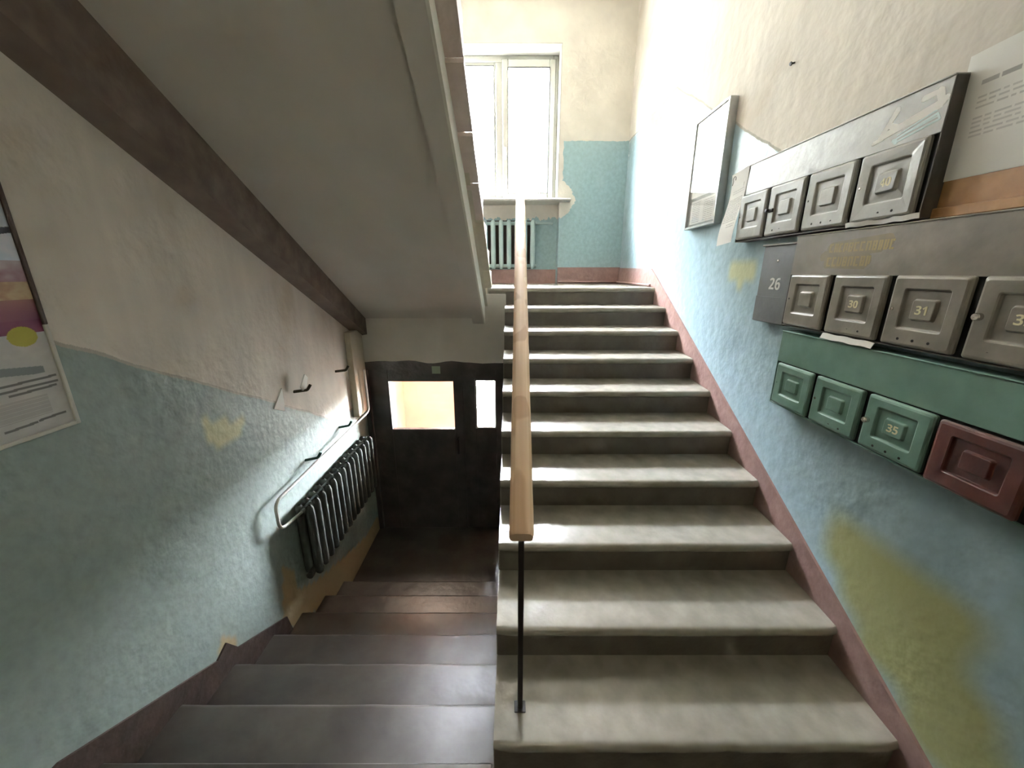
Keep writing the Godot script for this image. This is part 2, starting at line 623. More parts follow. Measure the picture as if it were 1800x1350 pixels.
# ---------------------------------------------------------------- the room
func build_shell():
	var st := begin()
	wbox(st, WR, WR + 0.3, -3.0, 2.95, -1.8, 5.2, 0.0, uv_right)
	tag(put("wall_right", finish_uv(st), M.wall_right), "long right wall, beige plaster above glossy pale blue paint", "wall", "", "structure")
	st = begin()
	wbox(st, WL - 0.3, WL, -3.0, 2.95, -1.8, 5.2, 0.0, uv_left)
	tag(put("wall_left", finish_uv(st), M.wall_left), "left wall beside the descending steps, beige over dull teal paint", "wall", "", "structure")
	# back wall in pieces round the window, the radiator niche and the outer door
	st = begin()
	wbox(st, WL, -0.8, 0.79, 2.9, WB, 5.2, 0.0, uv_back)
	wbox(st, 0.53, WR, 0.79, 2.9, WB, 5.2, 0.0, uv_back)
	wbox(st, -0.8, 0.53, 2.297, 2.9, WB, 5.2, 0.0, uv_back)
	wbox(st, WL, -0.8, -0.4, 0.79, WB, 5.2, 0.0, uv_back)
	wbox(st, 0.548, WR, -0.4, 0.79, WB, 5.2, 0.0, uv_back)
	wbox(st, -0.8, 0.548, -0.4, 0.79, 5.05, 5.2, 0.0, uv_back)
	tag(put("wall_back", finish_uv(st), M.wall_back), "far wall of the upper landing around the white window", "wall", "", "structure")
	st = begin()
	wbox(st, WL, -0.62, -3.0, -0.4, WB, 5.2, 0.0)
	wbox(st, 0.25, WR, -3.0, -0.4, WB, 5.2, 0.0)
	wbox(st, -0.62, 0.25, -0.85, -0.4, WB, 5.2, 0.0)
	wall("wall_vestibule", st, M.pink, "pink vestibule wall seen through the entrance door pane")
	st = begin()
	wbox(st, WL, WL + 0.012, -2.704, -0.41, 3.7, WB, 0.0)
	wbox(st, 0.6, 0.7, -2.704, -0.41, 3.7, WB, 0.0)
	wall("wall_vestibule", st, M.pink, "pink side walls of the vestibule behind the entrance door")
	st = begin()
	wbox(st, WL, WR, -3.0, 2.95, -2.0, -1.8, 0.0)
	wall("wall_front", st, M.plaster, "plaster wall behind the viewer on the landing")
	# floors
	st = begin()
	wbox(st, WL, -0.068, -1.9, -1.661, -1.8, 0.93, 0.006)
	wbox(st, -0.068, WR, -1.9, -1.661, -1.8, 0.905, 0.006)
	wall("floor", st, M.dark_step, "worn brown floor of the mailbox landing at the foot of the stairs", "floor")
	st = begin()
	wbox(st, WL, WR, -3.0, -2.704, -1.8, 5.2, 0.0)
	wall("floor", st, M.dark_step, "dark floor of the lower hall in front of the entrance door", "floor")
	st = begin()
	wbox(st, WL, WR, -0.37, -0.1335, 3.6, WB, 0.006)
	wall("floor", st, M.concrete, "concrete floor slab of the upper landing under the window", "floor")
	# ceilings
	st = begin()
	wbox(st, WL, WR, 1.12, 1.32, -1.8, 0.9, 0.006)
	wall("ceiling", st, M.ceiling, "underside of the next landing above the viewer", "ceiling")
	st = begin()
	wbox(st, WL, WR, 2.72, 2.95, -1.8, 5.2, 0.0)
	wall("ceiling", st, M.ceiling, "pale ceiling high above the stairwell", "ceiling")
	# baseboards (painted skirting bands)
	st = begin()
	prism_x(st, poly([0.3, -1.5, 0.8, -1.475, 3.6, -0.026, 3.72, 0.03, WB, 0.045, WB, -0.3, 3.5, -0.35, 0.9, -1.7, 0.3, -1.7]), WR - 0.012, WR + 0.01)
	wall("baseboard_right", st, M.brown, "brown painted skirting band climbing the right wall beside the steps", "baseboard")
	st = begin()
	prism_x(st, poly([0.2, -1.48, 0.839, -1.5, 1.43, -1.83, 1.5, -1.8, 1.56, -1.9, 1.95, -2.12, 1.99, -2.3, 1.86, -2.35, 0.9, -1.85, 0.2, -1.7]), WL - 0.01, WL + 0.01)
	wall("baseboard_left", st, M.dark_brown, "dark brown skirting band sloping down the left wall with chips", "baseboard")
	st = begin()
	wbox(st, 0.548, WR, -0.14, 0.053, WB - 0.012, WB + 0.01, 0.003)
	wbox(st, -0.8, 0.548, -0.14, 0.03, 5.038, 5.06, 0.003)
	wall("baseboard_back", st, M.brown, "brown skirting band along the upper landing wall", "baseboard")

# ---------------------------------------------------------------- window
func build_window():
	var w := thing("window_1", "white two-sash window over the upper landing, overexposed daylight behind", "window", pt(-0.135, 0.8, 5.1), "", "structure")
	var off := -w.position
	var rel := func(x, y, z): return pt(x, y, z) + off
	var fr := func(x0, x1, y0, y1, z0, z1, bev := 0.006):
		var st := begin()
		cbox(st, rel.call(x0, y0, z1), rel.call(x1, y1, z0), bev)
		return st
	# reveals (white plaster lining)
	var st := begin()
	cbox(st, rel.call(-0.8, 0.8, 5.1), rel.call(-0.788, 2.297, 4.846), 0.0)
	cbox(st, rel.call(0.518, 0.8, 5.1), rel.call(0.53, 2.297, 4.846), 0.0)
	cbox(st, rel.call(-0.8, 2.285, 5.1), rel.call(0.53, 2.297, 4.846), 0.0)
	put("reveal", st, M.white_reveal, w)
	# outer frame
	st = begin()
	cbox(st, rel.call(-0.79, 0.82, 5.14), rel.call(-0.735, 2.285, 5.07), 0.006)
	cbox(st, rel.call(0.463, 0.82, 5.14), rel.call(0.518, 2.285, 5.07), 0.006)
	cbox(st, rel.call(-0.735, 2.225, 5.14), rel.call(0.463, 2.285, 5.07), 0.006)
	cbox(st, rel.call(-0.735, 0.82, 5.14), rel.call(0.463, 0.86, 5.07), 0.006)
	put("frame", st, M.white_pvc, w)
	put("mullion", fr.call(-0.185, -0.085, 0.86, 2.225, 5.075, 5.14), M.white_pvc, w)
	# left fixed light: glazing bead; right casement sash
	st = begin()
	for r in [[-0.735, -0.71, 0.86, 2.225], [-0.205, -0.185, 0.86, 2.225], [-0.71, -0.205, 2.2, 2.225], [-0.71, -0.205, 0.86, 0.885]]:
		cbox(st, rel.call(r[0], r[2], 5.13), rel.call(r[1], r[3], 5.09), 0.004)
	put("glazing_bead", st, M.white_pvc, w)
	st = begin()
	for r in [[-0.11, -0.045, 0.84, 2.245], [0.42, 0.485, 0.84, 2.245], [-0.045, 0.42, 2.165, 2.245], [-0.045, 0.42, 0.84, 0.905]]:
		cbox(st, rel.call(r[0], r[2], 5.12), rel.call(r[1], r[3], 5.045), 0.008)
	var sash := put("sash", st, M.white_pvc, w)
	st = begin()
	cbox(st, rel.call(-0.045, 2.158, 5.1), rel.call(0.42, 2.165, 5.07), 0.0)
	for g in [[-0.113, -0.109, 0.838, 2.247], [0.484, 0.489, 0.838, 2.247], [-0.113, 0.489, 2.244, 2.249], [-0.113, 0.489, 0.836, 0.841]]:
		cbox(st, rel.call(g[0], g[2], 5.09), rel.call(g[1], g[3], 5.066), 0.0)
	for g in [[-0.047, -0.041, 0.9, 2.168], [0.416, 0.422, 0.9, 2.168], [-0.045, 0.42, 2.159, 2.168], [-0.045, 0.42, 0.902, 0.908]]:
		cbox(st, rel.call(g[0], g[2], 5.1), rel.call(g[1], g[3], 5.043), 0.0)
	put("gasket", st, M.gasket, sash)
	st = begin()
	for g in [[-0.712, -0.706, 0.88, 2.203], [-0.209, -0.203, 0.88, 2.203], [-0.71, -0.205, 2.195, 2.203], [-0.71, -0.205, 0.882, 0.888]]:
		cbox(st, rel.call(g[0], g[2], 5.11), rel.call(g[1], g[3], 5.088), 0.0)
	put("gasket", st, M.gasket, w)
	st = begin()
	cbox(st, rel.call(-0.097, 1.33, 5.045), rel.call(-0.067, 1.39, 5.03), 0.006)
	cbox(st, rel.call(-0.092, 1.25, 5.032), rel.call(-0.072, 1.37, 5.012), 0.008)
	put("handle", st, M.white_pvc, sash)
	put("pane", fr.call(-0.71, -0.205, 0.885, 2.2, 5.105, 5.111, 0.0), M.glass, w)
	put("pane", fr.call(-0.045, 0.42, 0.905, 2.165, 5.085, 5.091, 0.0), M.glass, w)
	st = begin()
	cbox(st, rel.call(-0.86, 0.772, 5.1), rel.call(0.67, 0.8, 4.74), 0.008)
	var sill := put("windowsill", st, M.sill, w)
	sill.set_meta("label", "projecting sill board")

# ---------------------------------------------------------------- entrance partition below the landing
func build_partition():
	var st := begin()
	wbox(st, WL, -0.05, -0.86, -0.19, 3.57, 3.72, 0.006)
	wall("trim_1", st, M.soffit, "grey plaster beam under the edge of the upper landing", "beam")
	var d := thing("door_1", "dark entrance door with a square pink-lit pane and a narrow pane", "door", pt(-0.77, -2.704, 3.66), "", "structure")
	var off := -d.position
	var part := func(called, m, boxes: Array, bev := 0.004, parent = null):
		var s := begin()
		for b in boxes:
			cbox(s, Vector3(b[0], b[2] + EYE, -b[5]) + off, Vector3(b[1], b[3] + EYE, -b[4]) + off, bev)
		return put(called, s, m, d if parent == null else parent)
	# wavy painted head
	st = begin()
	var top := PackedVector2Array()
	var e := noise(2.0, 61, 2)
	for i in 25:
		var x := lerpf(WL, -0.05, i / 24.0)
		top.append(Vector2(x, -0.82 + 0.03 * e.get_noise_1d(x) + 0.012 * sin(x * 9.0)))
	top.append(Vector2(-0.05, -0.9)); top.append(Vector2(WL, -0.9))
	prism_z(st, top, 3.566, 3.62)
	var ar: ArrayMesh = st.commit()
	var hd := put("head_board", ar, M.door, d)
	hd.position = off
	part.call("leaf", M.door, [[-1.40, -1.215, -2.704, -0.9, 3.63, 3.68], [-0.58, -0.485, -2.704, -0.9, 3.63, 3.68], [-1.215, -0.58, -1.033, -0.9, 3.63, 3.68], [-1.215, -0.58, -2.704, -1.538, 3.63, 3.68]], 0.003)
	part.call("side_leaf", M.door, [[-0.487, -0.362, -2.704, -0.9, 3.64, 3.69], [-0.16, -0.084, -2.704, -0.9, 3.63, 3.68], [-0.362, -0.16, -1.026, -0.9, 3.63, 3.68], [-0.362, -0.16, -2.704, -1.526, 3.63, 3.68]], 0.003)
	part.call("door_frame", M.door, [[WL, -1.405, -2.704, -0.86, 3.6, 3.7], [-0.085, -0.05, -2.704, -0.86, 3.6, 3.7]], 0.005)
	part.call("pane", M.glass, [[-1.215, -0.58, -1.538, -1.033, 3.652, 3.658]], 0.0)
	part.call("pane", M.glass, [[-0.362, -0.16, -1.526, -1.026, 3.652, 3.658]], 0.0)
	part.call("pane_frame", M.white_pvc, [[-0.366, -0.352, -1.53, -1.024, 3.628, 3.66], [-0.17, -0.158, -1.53, -1.024, 3.628, 3.66], [-0.366, -0.158, -1.53, -1.518, 3.628, 3.66]], 0.002)
	part.call("handle", M.black_iron, [[-0.56, -0.54, -1.8, -1.62, 3.59, 3.61], [-0.56, -0.54, -1.8, -1.77, 3.6, 3.635], [-0.56, -0.54, -1.65, -1.62, 3.6, 3.635]], 0.004)
	var s2 := begin()
	wbox(s2, -0.765, -0.685, -0.935, -0.862, 3.562, 3.5655, 0.0)
	tag(put("sticker", s2, M.sticker), "small pale green sticker on the dark head board above the entrance door", "sticker")
	# outer door at the far side of the vestibule, its leaf folded back
	var o := thing("door_2", "open outer doorway bright with daylight behind the vestibule", "door", pt(-0.2, -2.704, 4.9), "", "structure")
	var oo := -o.position
	s2 = begin()
	cbox(s2, pt(-0.62, -2.704, 5.0) + oo, pt(-0.57, -0.85, 4.86) + oo, 0.004)
	cbox(s2, pt(0.2, -2.704, 5.0) + oo, pt(0.25, -0.85, 4.86) + oo, 0.004)
	cbox(s2, pt(-0.57, -0.9, 5.0) + oo, pt(0.2, -0.85, 4.86) + oo, 0.004)
	put("door_frame", s2, M.cream_dirty, o)

# ---------------------------------------------------------------- stairs
func step_profile(z: float, y: float, depth: float, down: float) -> PackedVector2Array:
	var p := PackedVector2Array()
	p.append(Vector2(z + 0.024, y - down))
	p.append(Vector2(z + 0.024, y - 0.047))
	p.append(Vector2(z + 0.016, y - 0.040))
	p.append(Vector2(z + 0.006, y - 0.037))
	for k in 6:
		var a := -0.55 + (PI * 0.5 + 0.55) * k / 5.0
		p.append(Vector2(z + 0.022 - 0.022 * cos(a), y - 0.022 + 0.022 * sin(a)))
	p.append(Vector2(z + depth, y))
	p.append(Vector2(z + depth, y - down))
	return p

func make_step(z: float, y: float, x0: float, x1: float, seed_: int, depth := GO + 0.022, down := RISE) -> SurfaceTool:
	var prof := step_profile(z, y, depth, down)
	var xs := []
	var n := 26
	for i in n + 1: xs.append(lerpf(x0, x1, float(i) / n))
	# round off the two ends of the nosing a little
	var wear := noise(1.0, seed_, 2)
	var wob := func(k: int, s: int) -> Vector2:
		if k < 1 or k > 9: return Vector2.ZERO
		var v := wear.get_noise_2d(s * 1.7, k * 3.0)
		var chip: float = max(0.0, wear.get_noise_2d(s * 5.1, 90.0) - 0.35) * 0.02
		var e := 0.012 if s == 0 or s == n else 0.0
		return Vector2(v * 0.002 + chip + (e if k >= 2 and k <= 8 else 0.0), -chip * 0.5 + v * 0.001 - e * 0.4)
	var st := begin()
	sweep_x(st, prof, xs, wob)
	return st

func build_stairs():
	var f := thing("stair_flight", "right-hand concrete flight climbing to the window landing", "staircase", pt(0.62, -1.661, 0.88))
	for i in 10:
		var z := 0.879 + GO * i
		var y := -1.499 + 0.1518 * i
		var x0 := -0.062 if i < 9 else -0.21
		var s := make_step(z, y, x0, WR - 0.006, 100 + i, GO + 0.022, 0.1518)
		var o := put("step", s, M.concrete, f)
		o.position = -f.position
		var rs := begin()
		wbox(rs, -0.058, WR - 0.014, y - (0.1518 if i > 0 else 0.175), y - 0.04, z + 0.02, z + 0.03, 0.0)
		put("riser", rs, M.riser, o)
	var st := begin()
	prism_x(st, poly([0.93, -1.66, 3.58, -0.33, 3.58, -0.45, 0.95, -1.76]), 0.035, WR - 0.004)
	var o2 := put("flight_slab", st, M.soffit, f)
	o2.position = -f.position
	st = begin()
	prism_x(st, poly([0.92, -2.7, 3.56, -2.7, 3.56, -0.42, 3.5, -0.42, 0.92, -1.72]), -0.05, 0.03)
	var o4 := put("side_wall", st, M.dark_brown, f)
	o4.position = -f.position
	# descending flight
	var g := thing("stair_flight", "dark worn flight descending on the left towards the entrance door", "staircase", pt(-0.76, -2.704, 1.8))
	for k in 7:
		var z := 0.93 + GO * k
		var y := -1.661 - RISE * k
		if k == 0: continue
		# the nosing looks away from the viewer: mirrored profile
		var prof := PackedVector2Array()
		for v in step_profile(0.0, y, GO + 0.022, 0.16): prof.append(Vector2(z - v.x, v.y))
		var xs := []
		for i in 19: xs.append(lerpf(WL + 0.004, -0.068, i / 18.0))
		var wear := noise(1.0, 140 + k, 2)
		var wob := func(q: int, s: int) -> Vector2:
			if q < 1 or q > 9: return Vector2.ZERO
			return Vector2(wear.get_noise_2d(s * 1.7, q * 3.0) * 0.003, wear.get_noise_2d(s * 1.3, 40.0) * 0.002)
		var s := begin()
		sweep_x(s, prof, xs, wob)
		var o := put("step", s, M.dark_step, g)
		o.position = -g.position
	st = begin()
	prism_x(st, poly([0.7, -1.92, 0.96, -1.92, 2.72, -2.8, 2.72, -2.98, 0.7, -2.98]), WL + 0.004, -0.07)
	var o3 := put("flight_slab", st, M.dark_brown, g)
	o3.position = -g.position

func build_upper_flight():
	var f := thing("stair_flight", "upper flight overhead on the left, seen from below with a pale edge beam", "staircase", pt(-0.8, -0.171, 3.5))
	var add := func(called, s, m, label := ""):
		var o := put(called, s, m, f)
		o.position = -f.position
		if label != "": o.set_meta("label", label)
		return o
	var slope := 0.585
	var zt := 0.95
	var zb := 3.585
	var sy := func(z: float) -> float: return 0.795 - slope * (z - 1.424)
	# soffit slab between the two edge beams
	var st := begin()
	prism_x(st, poly([zt, sy.call(zt) + 0.05, zb, sy.call(zb) + 0.05, zb, sy.call(zb) + 0.13, zt, sy.call(zt) + 0.13]), WL + 0.002, -0.30)
	add.call("soffit", st, M.soffit)
	# right edge beam: flat underside, chamfered pale outer face
	st = begin()
	var h := zb - zt
	var dy: float = sy.call(zb) - sy.call(zt)
	var base: float = sy.call(zt)
	prism_z(st, PackedVector2Array([Vector2(-0.36, base), Vector2(-0.262, base), Vector2(-0.256, base + 0.02), Vector2(-0.256, base + 0.16), Vector2(-0.36, base + 0.16)]), zt, zb, Vector2(0, dy))
	add.call("edge_beam", st, M.soffit)
	st = begin()
	prism_z(st, PackedVector2Array([Vector2(-0.262, base - 0.004), Vector2(-0.25, base - 0.004), Vector2(-0.246, base + 0.2), Vector2(-0.262, base + 0.2)]), zt, zb + 0.0, Vector2(0, dy))
	add.call("edge_strip", st, M.cream, "pale cream outer strip")
	st = begin()
	prism_x(st, poly([zt, base + 0.16, zb, base + dy + 0.16, 3.56, -0.03, 3.2, 0.1, 1.0, 1.16, zt, 1.16]), -0.32, -0.222)
	add.call("stringer", st, M.cream_dirty)
	# left beam along the wall, painted brown, tapering into the slab
	st = begin()
	var yb := func(z: float) -> float: return 0.6 - 0.521 * (z - 1.309)
	var q := [pt(WL + 0.001, yb.call(zt), zt), pt(WL + 0.10, yb.call(zt) + 0.03, zt), pt(WL + 0.10, sy.call(zt) + 0.1, zt), pt(WL, sy.call(zt) + 0.1, zt)]
	var r := [pt(WL, yb.call(zb), zb), pt(WL + 0.10, yb.call(zb) + 0.02, zb), pt(WL + 0.10, sy.call(zb) + 0.1, zb), pt(WL, sy.call(zb) + 0.1, zb)]
	quad(st, q[0], q[1], r[1], r[0], Vector3(0, -1, 0))
	quad(st, q[1], q[2], r[2], r[1], Vector3(1, 0, 0))
	quad(st, q[2], q[3], r[3], r[2], Vector3(0, 1, 0))
	quad(st, q[3], q[0], r[0], r[3], Vector3(-1, 0, 0))
	quad(st, q[0], q[1], q[2], q[3], Vector3(0, 0, 1))
	quad(st, r[0], r[1], r[2], r[3], Vector3(0, 0, -1))
	add.call("wall_beam", st, M.beam, "brown painted beam against the wall")
	# steps, their ends standing out past the stringer
	for k in 9:
		var z := 3.5 - GO * k
		var y := 0.012 + RISE * k
		var prof := PackedVector2Array()
		for v in step_profile(0.0, y, GO + 0.022, RISE): prof.append(Vector2(z - v.x, v.y))
		prof[-1] = Vector2(prof[-1].x, y - 0.015)
		# nosing of a flight rising towards the viewer looks away: mirrored, so the bulge is on the far side
		var xs := [WL + 0.004, -0.9, -0.24, -0.2, -0.186, -0.178]
		var wob := func(i: int, s: int) -> Vector2:
			if s == 5 and i >= 1 and i <= 9: return Vector2(-0.008, -0.004)
			return Vector2.ZERO
		var s2 := begin()
		sweep_x(s2, prof, xs, wob)
		var m = M.step_slate if k >= 7 else (M.step_pink if k >= 3 else M.cream_dirty)
		var o = add.call("step", s2, m)
		if k >= 7: o.set_meta("label", "slate grey painted step end")

# ---------------------------------------------------------------- handrail
func build_rail():
	var t := thing("stair_railing", "wooden handrail on a thin dark iron post beside the right flight", "railing", pt(0.031, -1.512, 1.0))
	var a := pt(0.028, -0.755, 0.965)
	var b := pt(0.075, 0.80, 3.86)
	var off := -t.position
	var dir := (b - a).normalized()
	var side := Vector3(1, 0, 0)
	var up := side.cross(dir)
	if up.y < 0: up = -up
	# rounded section, worn, with softened ends
	var sec := [Vector2(-0.030, -0.026), Vector2(0.030, -0.026), Vector2(0.0365, -0.018), Vector2(0.0365, 0.012), Vector2(0.030, 0.023), Vector2(0.018, 0.028), Vector2(-0.018, 0.028), Vector2(-0.030, 0.023), Vector2(-0.0365, 0.012), Vector2(-0.0365, -0.018)]
	var st := begin()
	var n := 40
	var wear := noise(0.8, 71, 2)
	var L := (b - a).length()
	var ring := func(i: int) -> Array:
		var u := float(i) / n
		var sc := 1.0
		var along := u * L
		if i == 0: sc = 0.9
		if i == n: sc = 0.9
		if i == 1: along = 0.008
		if i == n - 1: along = L - 0.008
		var c := a + dir * along + off
		var o := []
		for k in sec.size():
			var q: Vector2 = sec[k] * sc
			q += Vector2(wear.get_noise_2d(i * 1.3, k * 4.0), wear.get_noise_2d(i * 1.3, k * 4.0 + 50.0)) * 0.0012
			o.append(c + side * q.x + up * q.y)
		return o
	var rings := []
	for i in n + 1: rings.append(ring.call(i))
	var m := sec.size()
	for i in n:
		for k in m:
			var j := (k + 1) % m
			var c0: Vector3 = a + dir * (float(i) / n * L) + off
			var nn := []
			for e in [[i, k], [i, j], [i + 1, j], [i + 1, k]]:
				var s2: Vector2 = sec[e[1]]
				nn.append((side * s2.x * 0.6 + up * s2.y).normalized())
			var vs := [rings[i][k], rings[i][j], rings[i + 1][j], rings[i + 1][k]]
			for tr in [[0, 1, 2], [0, 2, 3]]:
				var kk: Array = tr
				var g: Vector3 = (vs[kk[1]] - vs[kk[0]]).cross(vs[kk[2]] - vs[kk[0]])
				if g.dot(nn[kk[0]]) > 0: kk = [kk[0], kk[2], kk[1]]
				for id in kk:
					st.set_normal(nn[id])
					var kx: float = (k + (1 if id == 1 or id == 2 else 0)) / float(m)
					var ky: float = (i + (1 if id >= 2 else 0)) / float(n)
					st.set_uv(Vector2(kx, ky * 1.0))
					st.add_vertex(vs[id])
	for e in [0, n]:
		var c := a + dir * (0.0 if e == 0 else L) + off
		for k in m:
			st.set_uv(Vector2(0.1, 0.1))
			tri(st, c, rings[e][k], rings[e][(k + 1) % m], dir * (-1 if e == 0 else 1), func(v): return Vector2(0.3, 0.02 if e == 0 else 0.98))
	var rail := put("handrail", st, M.wood, t)
	rail.set_meta("label", "pale worn wooden rail")
	# flat iron bar under the rail, posts on every third step
	st = begin()
	var u0 := a - up * 0.031 + dir * 0.03 + off
	var u1 := b - up * 0.031 - dir * 0.03 + off
	var hx := Vector3(0.016, 0, 0)
	var hy := up * 0.004
	quad(st, u0 - hx - hy, u0 + hx - hy, u1 + hx - hy, u1 - hx - hy, -up)
	quad(st, u0 - hx + hy, u0 + hx + hy, u1 + hx + hy, u1 - hx + hy, up)
	quad(st, u0 - hx - hy, u0 - hx + hy, u1 - hx + hy, u1 - hx - hy, -side)
	quad(st, u0 + hx - hy, u0 + hx + hy, u1 + hx + hy, u1 + hx - hy, side)
	put("flat_bar", st, M.black_iron, t)
	for k in [0, 3, 6, 9]:
		var z: float = 1.0 + GO * k
		var y0: float = -1.499 + 0.1518 * k
		var f: float = (z - 0.965) / (3.86 - 0.965)
		if f < 0.012: f = 0.012
		var xx := lerpf(0.028, 0.075, f)
		var yr := lerpf(-0.755, 0.80, f) - 0.03
		st = begin()
		cbox(st, pt(xx - 0.009, y0, z + 0.009) + off, pt(xx + 0.009, yr, z - 0.009) + off, 0.002)
		cbox(st, pt(xx - 0.02, y0, z + 0.02) + off, pt(xx + 0.02, y0 + 0.006, z - 0.02) + off, 0.002)
		put("post", st, M.black_iron, t)

# ---------------------------------------------------------------- mailboxes
# all in a local frame: x along the wall towards the viewer, y up, z out of the wall
func wall_thing(called: String, label: String, category: String, z_far: float, y_low: float, group := "") -> Node3D:
	var t := thing(called, label, category, Vector3.ZERO, group)
	t.transform = Transform3D(Basis(Vector3(0, 0, 1), Vector3(0, 1, 0), Vector3(-1, 0, 0)), pt(WR, y_low, z_far))
	return t

func rrect(cx: float, cy: float, hw: float, hh: float, r: float, h: float) -> Array:
	var o := []
	for q in 4:
		var sx := 1.0 if q == 0 or q == 3 else -1.0
		var sy := 1.0 if q < 2 else -1.0
		for k in 4:
			var a := PI * 0.5 * q + PI * 0.5 * k / 3.0
			o.append(Vector3(cx + sx * (hw - r) + cos(a) * r, cy + sy * (hh - r) + sin(a) * r, h))
	return o

func pressed_door(w: float, h: float, dent := 0.0, seed_ := 0) -> ArrayMesh:
	# pressed sheet steel: raised border, sunk square, raised number plate
	var st := begin()
	var cx := w * 0.5
	var cy := h * 0.5
	var gx := w * 0.505
	var gy := h * 0.53
	var rings := [
		rrect(cx, cy, w * 0.5, h * 0.5, 0.008, 0.0),
		rrect(cx, cy, w * 0.5, h * 0.5, 0.008, 0.008),
		rrect(cx, cy, w * 0.5 - 0.004, h * 0.5 - 0.004, 0.007, 0.0125),
		rrect(cx, cy, w * 0.5 - 0.010, h * 0.5 - 0.010, 0.006, 0.015),
		rrect(gx, gy, w * 0.315, h * 0.295, 0.008, 0.014),
		rrect(gx, gy, w * 0.300, h * 0.280, 0.006, 0.012),
		rrect(gx, gy, w * 0.290, h * 0.268, 0.005, 0.006),
		rrect(gx, gy, w * 0.278, h * 0.256, 0.004, 0.005),
		rrect(gx, gy, w * 0.170, h * 0.155, 0.008, 0.005),
		rrect(gx, gy, w * 0.162, h * 0.146, 0.007, 0.007),
		rrect(gx, gy, w * 0.150, h * 0.134, 0.006, 0.0135),
		rrect(gx, gy, w * 0.140, h * 0.124, 0.004, 0.0145)]
	var n: int = rings[0].size()
	if dent > 0.0:
		var nz := noise(9.0, seed_, 2)
		for r in rings.size():
			if r < 2: continue
			for k in n:
				var v: Vector3 = rings[r][k]
				rings[r][k] = v + Vector3(0, 0, nz.get_noise_2d(v.x, v.y) * dent)
	st.set_smooth_group(0)
	for r in rings.size() - 1:
		for k in n:
			var j := (k + 1) % n
			st.set_smooth_group(-1)
			quad(st, rings[r][k], rings[r][j], rings[r + 1][j], rings[r + 1][k], Vector3(0, 0, 1) if r > 0 else (rings[0][k] - Vector3(cx, cy, 0)))
	var c := Vector3(gx, gy, 0.0145)
	for k in n: tri(st, c, rings[-1][k], rings[-1][(k + 1) % n], Vector3(0, 0, 1))
	return st.commit()

func number_on(parent: Node3D, text: String, at: Vector3, size: float, m):
	var t := TextMesh.new()
	var f := SystemFont.new()
	f.font_names = PackedStringArray(["Droid Sans"])
	f.font_weight = 700
	t.font = f
	t.text = text
	t.font_size = 32
	t.pixel_size = size / 32.0
	t.depth = 0.0012
	var o := put("number", t, m, parent)
	o.position = at
	o.set_meta("label", "number %s" % text)

func door_on(bank: Node3D, x: float, y: float, z: float, w: float, h: float, m, o := {}):
	var d := put("door", pressed_door(w, h, o.get("dent", 0.0), int(x * 100)), m, bank)
	d.position = Vector3(x, y, z)
	if o.has("tilt"): d.rotation.z = o.tilt
	if o.has("label"): d.set_meta("label", o.label)
	for k in 3:
		var st := begin()
		lathe(st, Vector3(w * (0.28 + 0.215 * k), h * 0.10, 0.0138), Vector3(0, 0, 1), [[0.0001, 0.0009], [0.0042, 0.0009], [0.0045, 0.0]], 10)
		put("vent_hole", st, o.get("hole", M.inside), d)
	var kx := w * 0.085
	var ky := h * 0.52
	var st := begin()
	match o.get("lock", "stud"):
		"knob":
			lathe(st, Vector3(kx, ky, 0.013), Vector3(0, 0, 1), [[0.010, 0.0], [0.010, 0.012], [0.0085, 0.015], [0.0001, 0.016]], 16)
			put("lock", st, M.chrome, d)
		"latch":
			lathe(st, Vector3(kx, ky, 0.013), Vector3(0, 0, 1), [[0.007, 0.0], [0.007, 0.014], [0.0085, 0.018], [0.006, 0.022], [0.0001, 0.022]], 14)
			cbox(st, Vector3(kx - 0.004, ky - 0.01, 0.013), Vector3(kx + 0.03, ky + 0.006, 0.022), 0.002)
			put("lock", st, M.black_iron, d)
		"stud":
			lathe(st, Vector3(kx, ky, 0.0135), Vector3(0, 0, 1), [[0.005, 0.0], [0.0045, 0.003], [0.0001, 0.004]], 12)
			put("lock", st, M.chrome, d)
		"hole":
			lathe(st, Vector3(kx, ky, 0.0138), Vector3(0, 0, 1), [[0.0001, 0.0009], [0.004, 0.0009], [0.0045, 0.0]], 10)
			put("keyhole", st, M.inside, d)
	if o.has("number"):
		number_on(d, o.number, Vector3(w * 0.505, h * o.get("ny", 0.525), 0.0148), o.get("nsize", 0.036), M.number)
	return d

func bank_body(t: Node3D, len_: float, hgt: float, dep: float, door_top: float, m, side):
	# sheet-steel carcass: front sheet above the doors, folded top lip, dark cavity behind the doors, end panels
	var st := begin()
	cbox(st, Vector3(0, door_top, dep - 0.006), Vector3(len_, hgt - 0.004, dep), 0.0015)
	put("front_sheet", st, m, t)
	st = begin()
	cbox(st, Vector3(-0.002, hgt - 0.005, 0.0), Vector3(len_ + 0.002, hgt, dep + 0.004), 0.0015)
	put("top_sheet", st, m, t)
	st = begin()
	cbox(st, Vector3(0.004, 0.004, 0.002), Vector3(len_ - 0.004, hgt - 0.006, dep - 0.008), 0.0)
	put("carcass", st, M.inside, t)
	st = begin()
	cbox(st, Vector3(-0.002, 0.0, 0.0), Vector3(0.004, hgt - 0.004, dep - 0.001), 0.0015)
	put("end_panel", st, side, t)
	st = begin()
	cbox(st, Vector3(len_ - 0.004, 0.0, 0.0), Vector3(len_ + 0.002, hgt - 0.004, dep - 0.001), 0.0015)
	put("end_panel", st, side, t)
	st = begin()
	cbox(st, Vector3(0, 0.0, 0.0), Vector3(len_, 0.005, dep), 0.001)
	put("bottom_sheet", st, side, t)

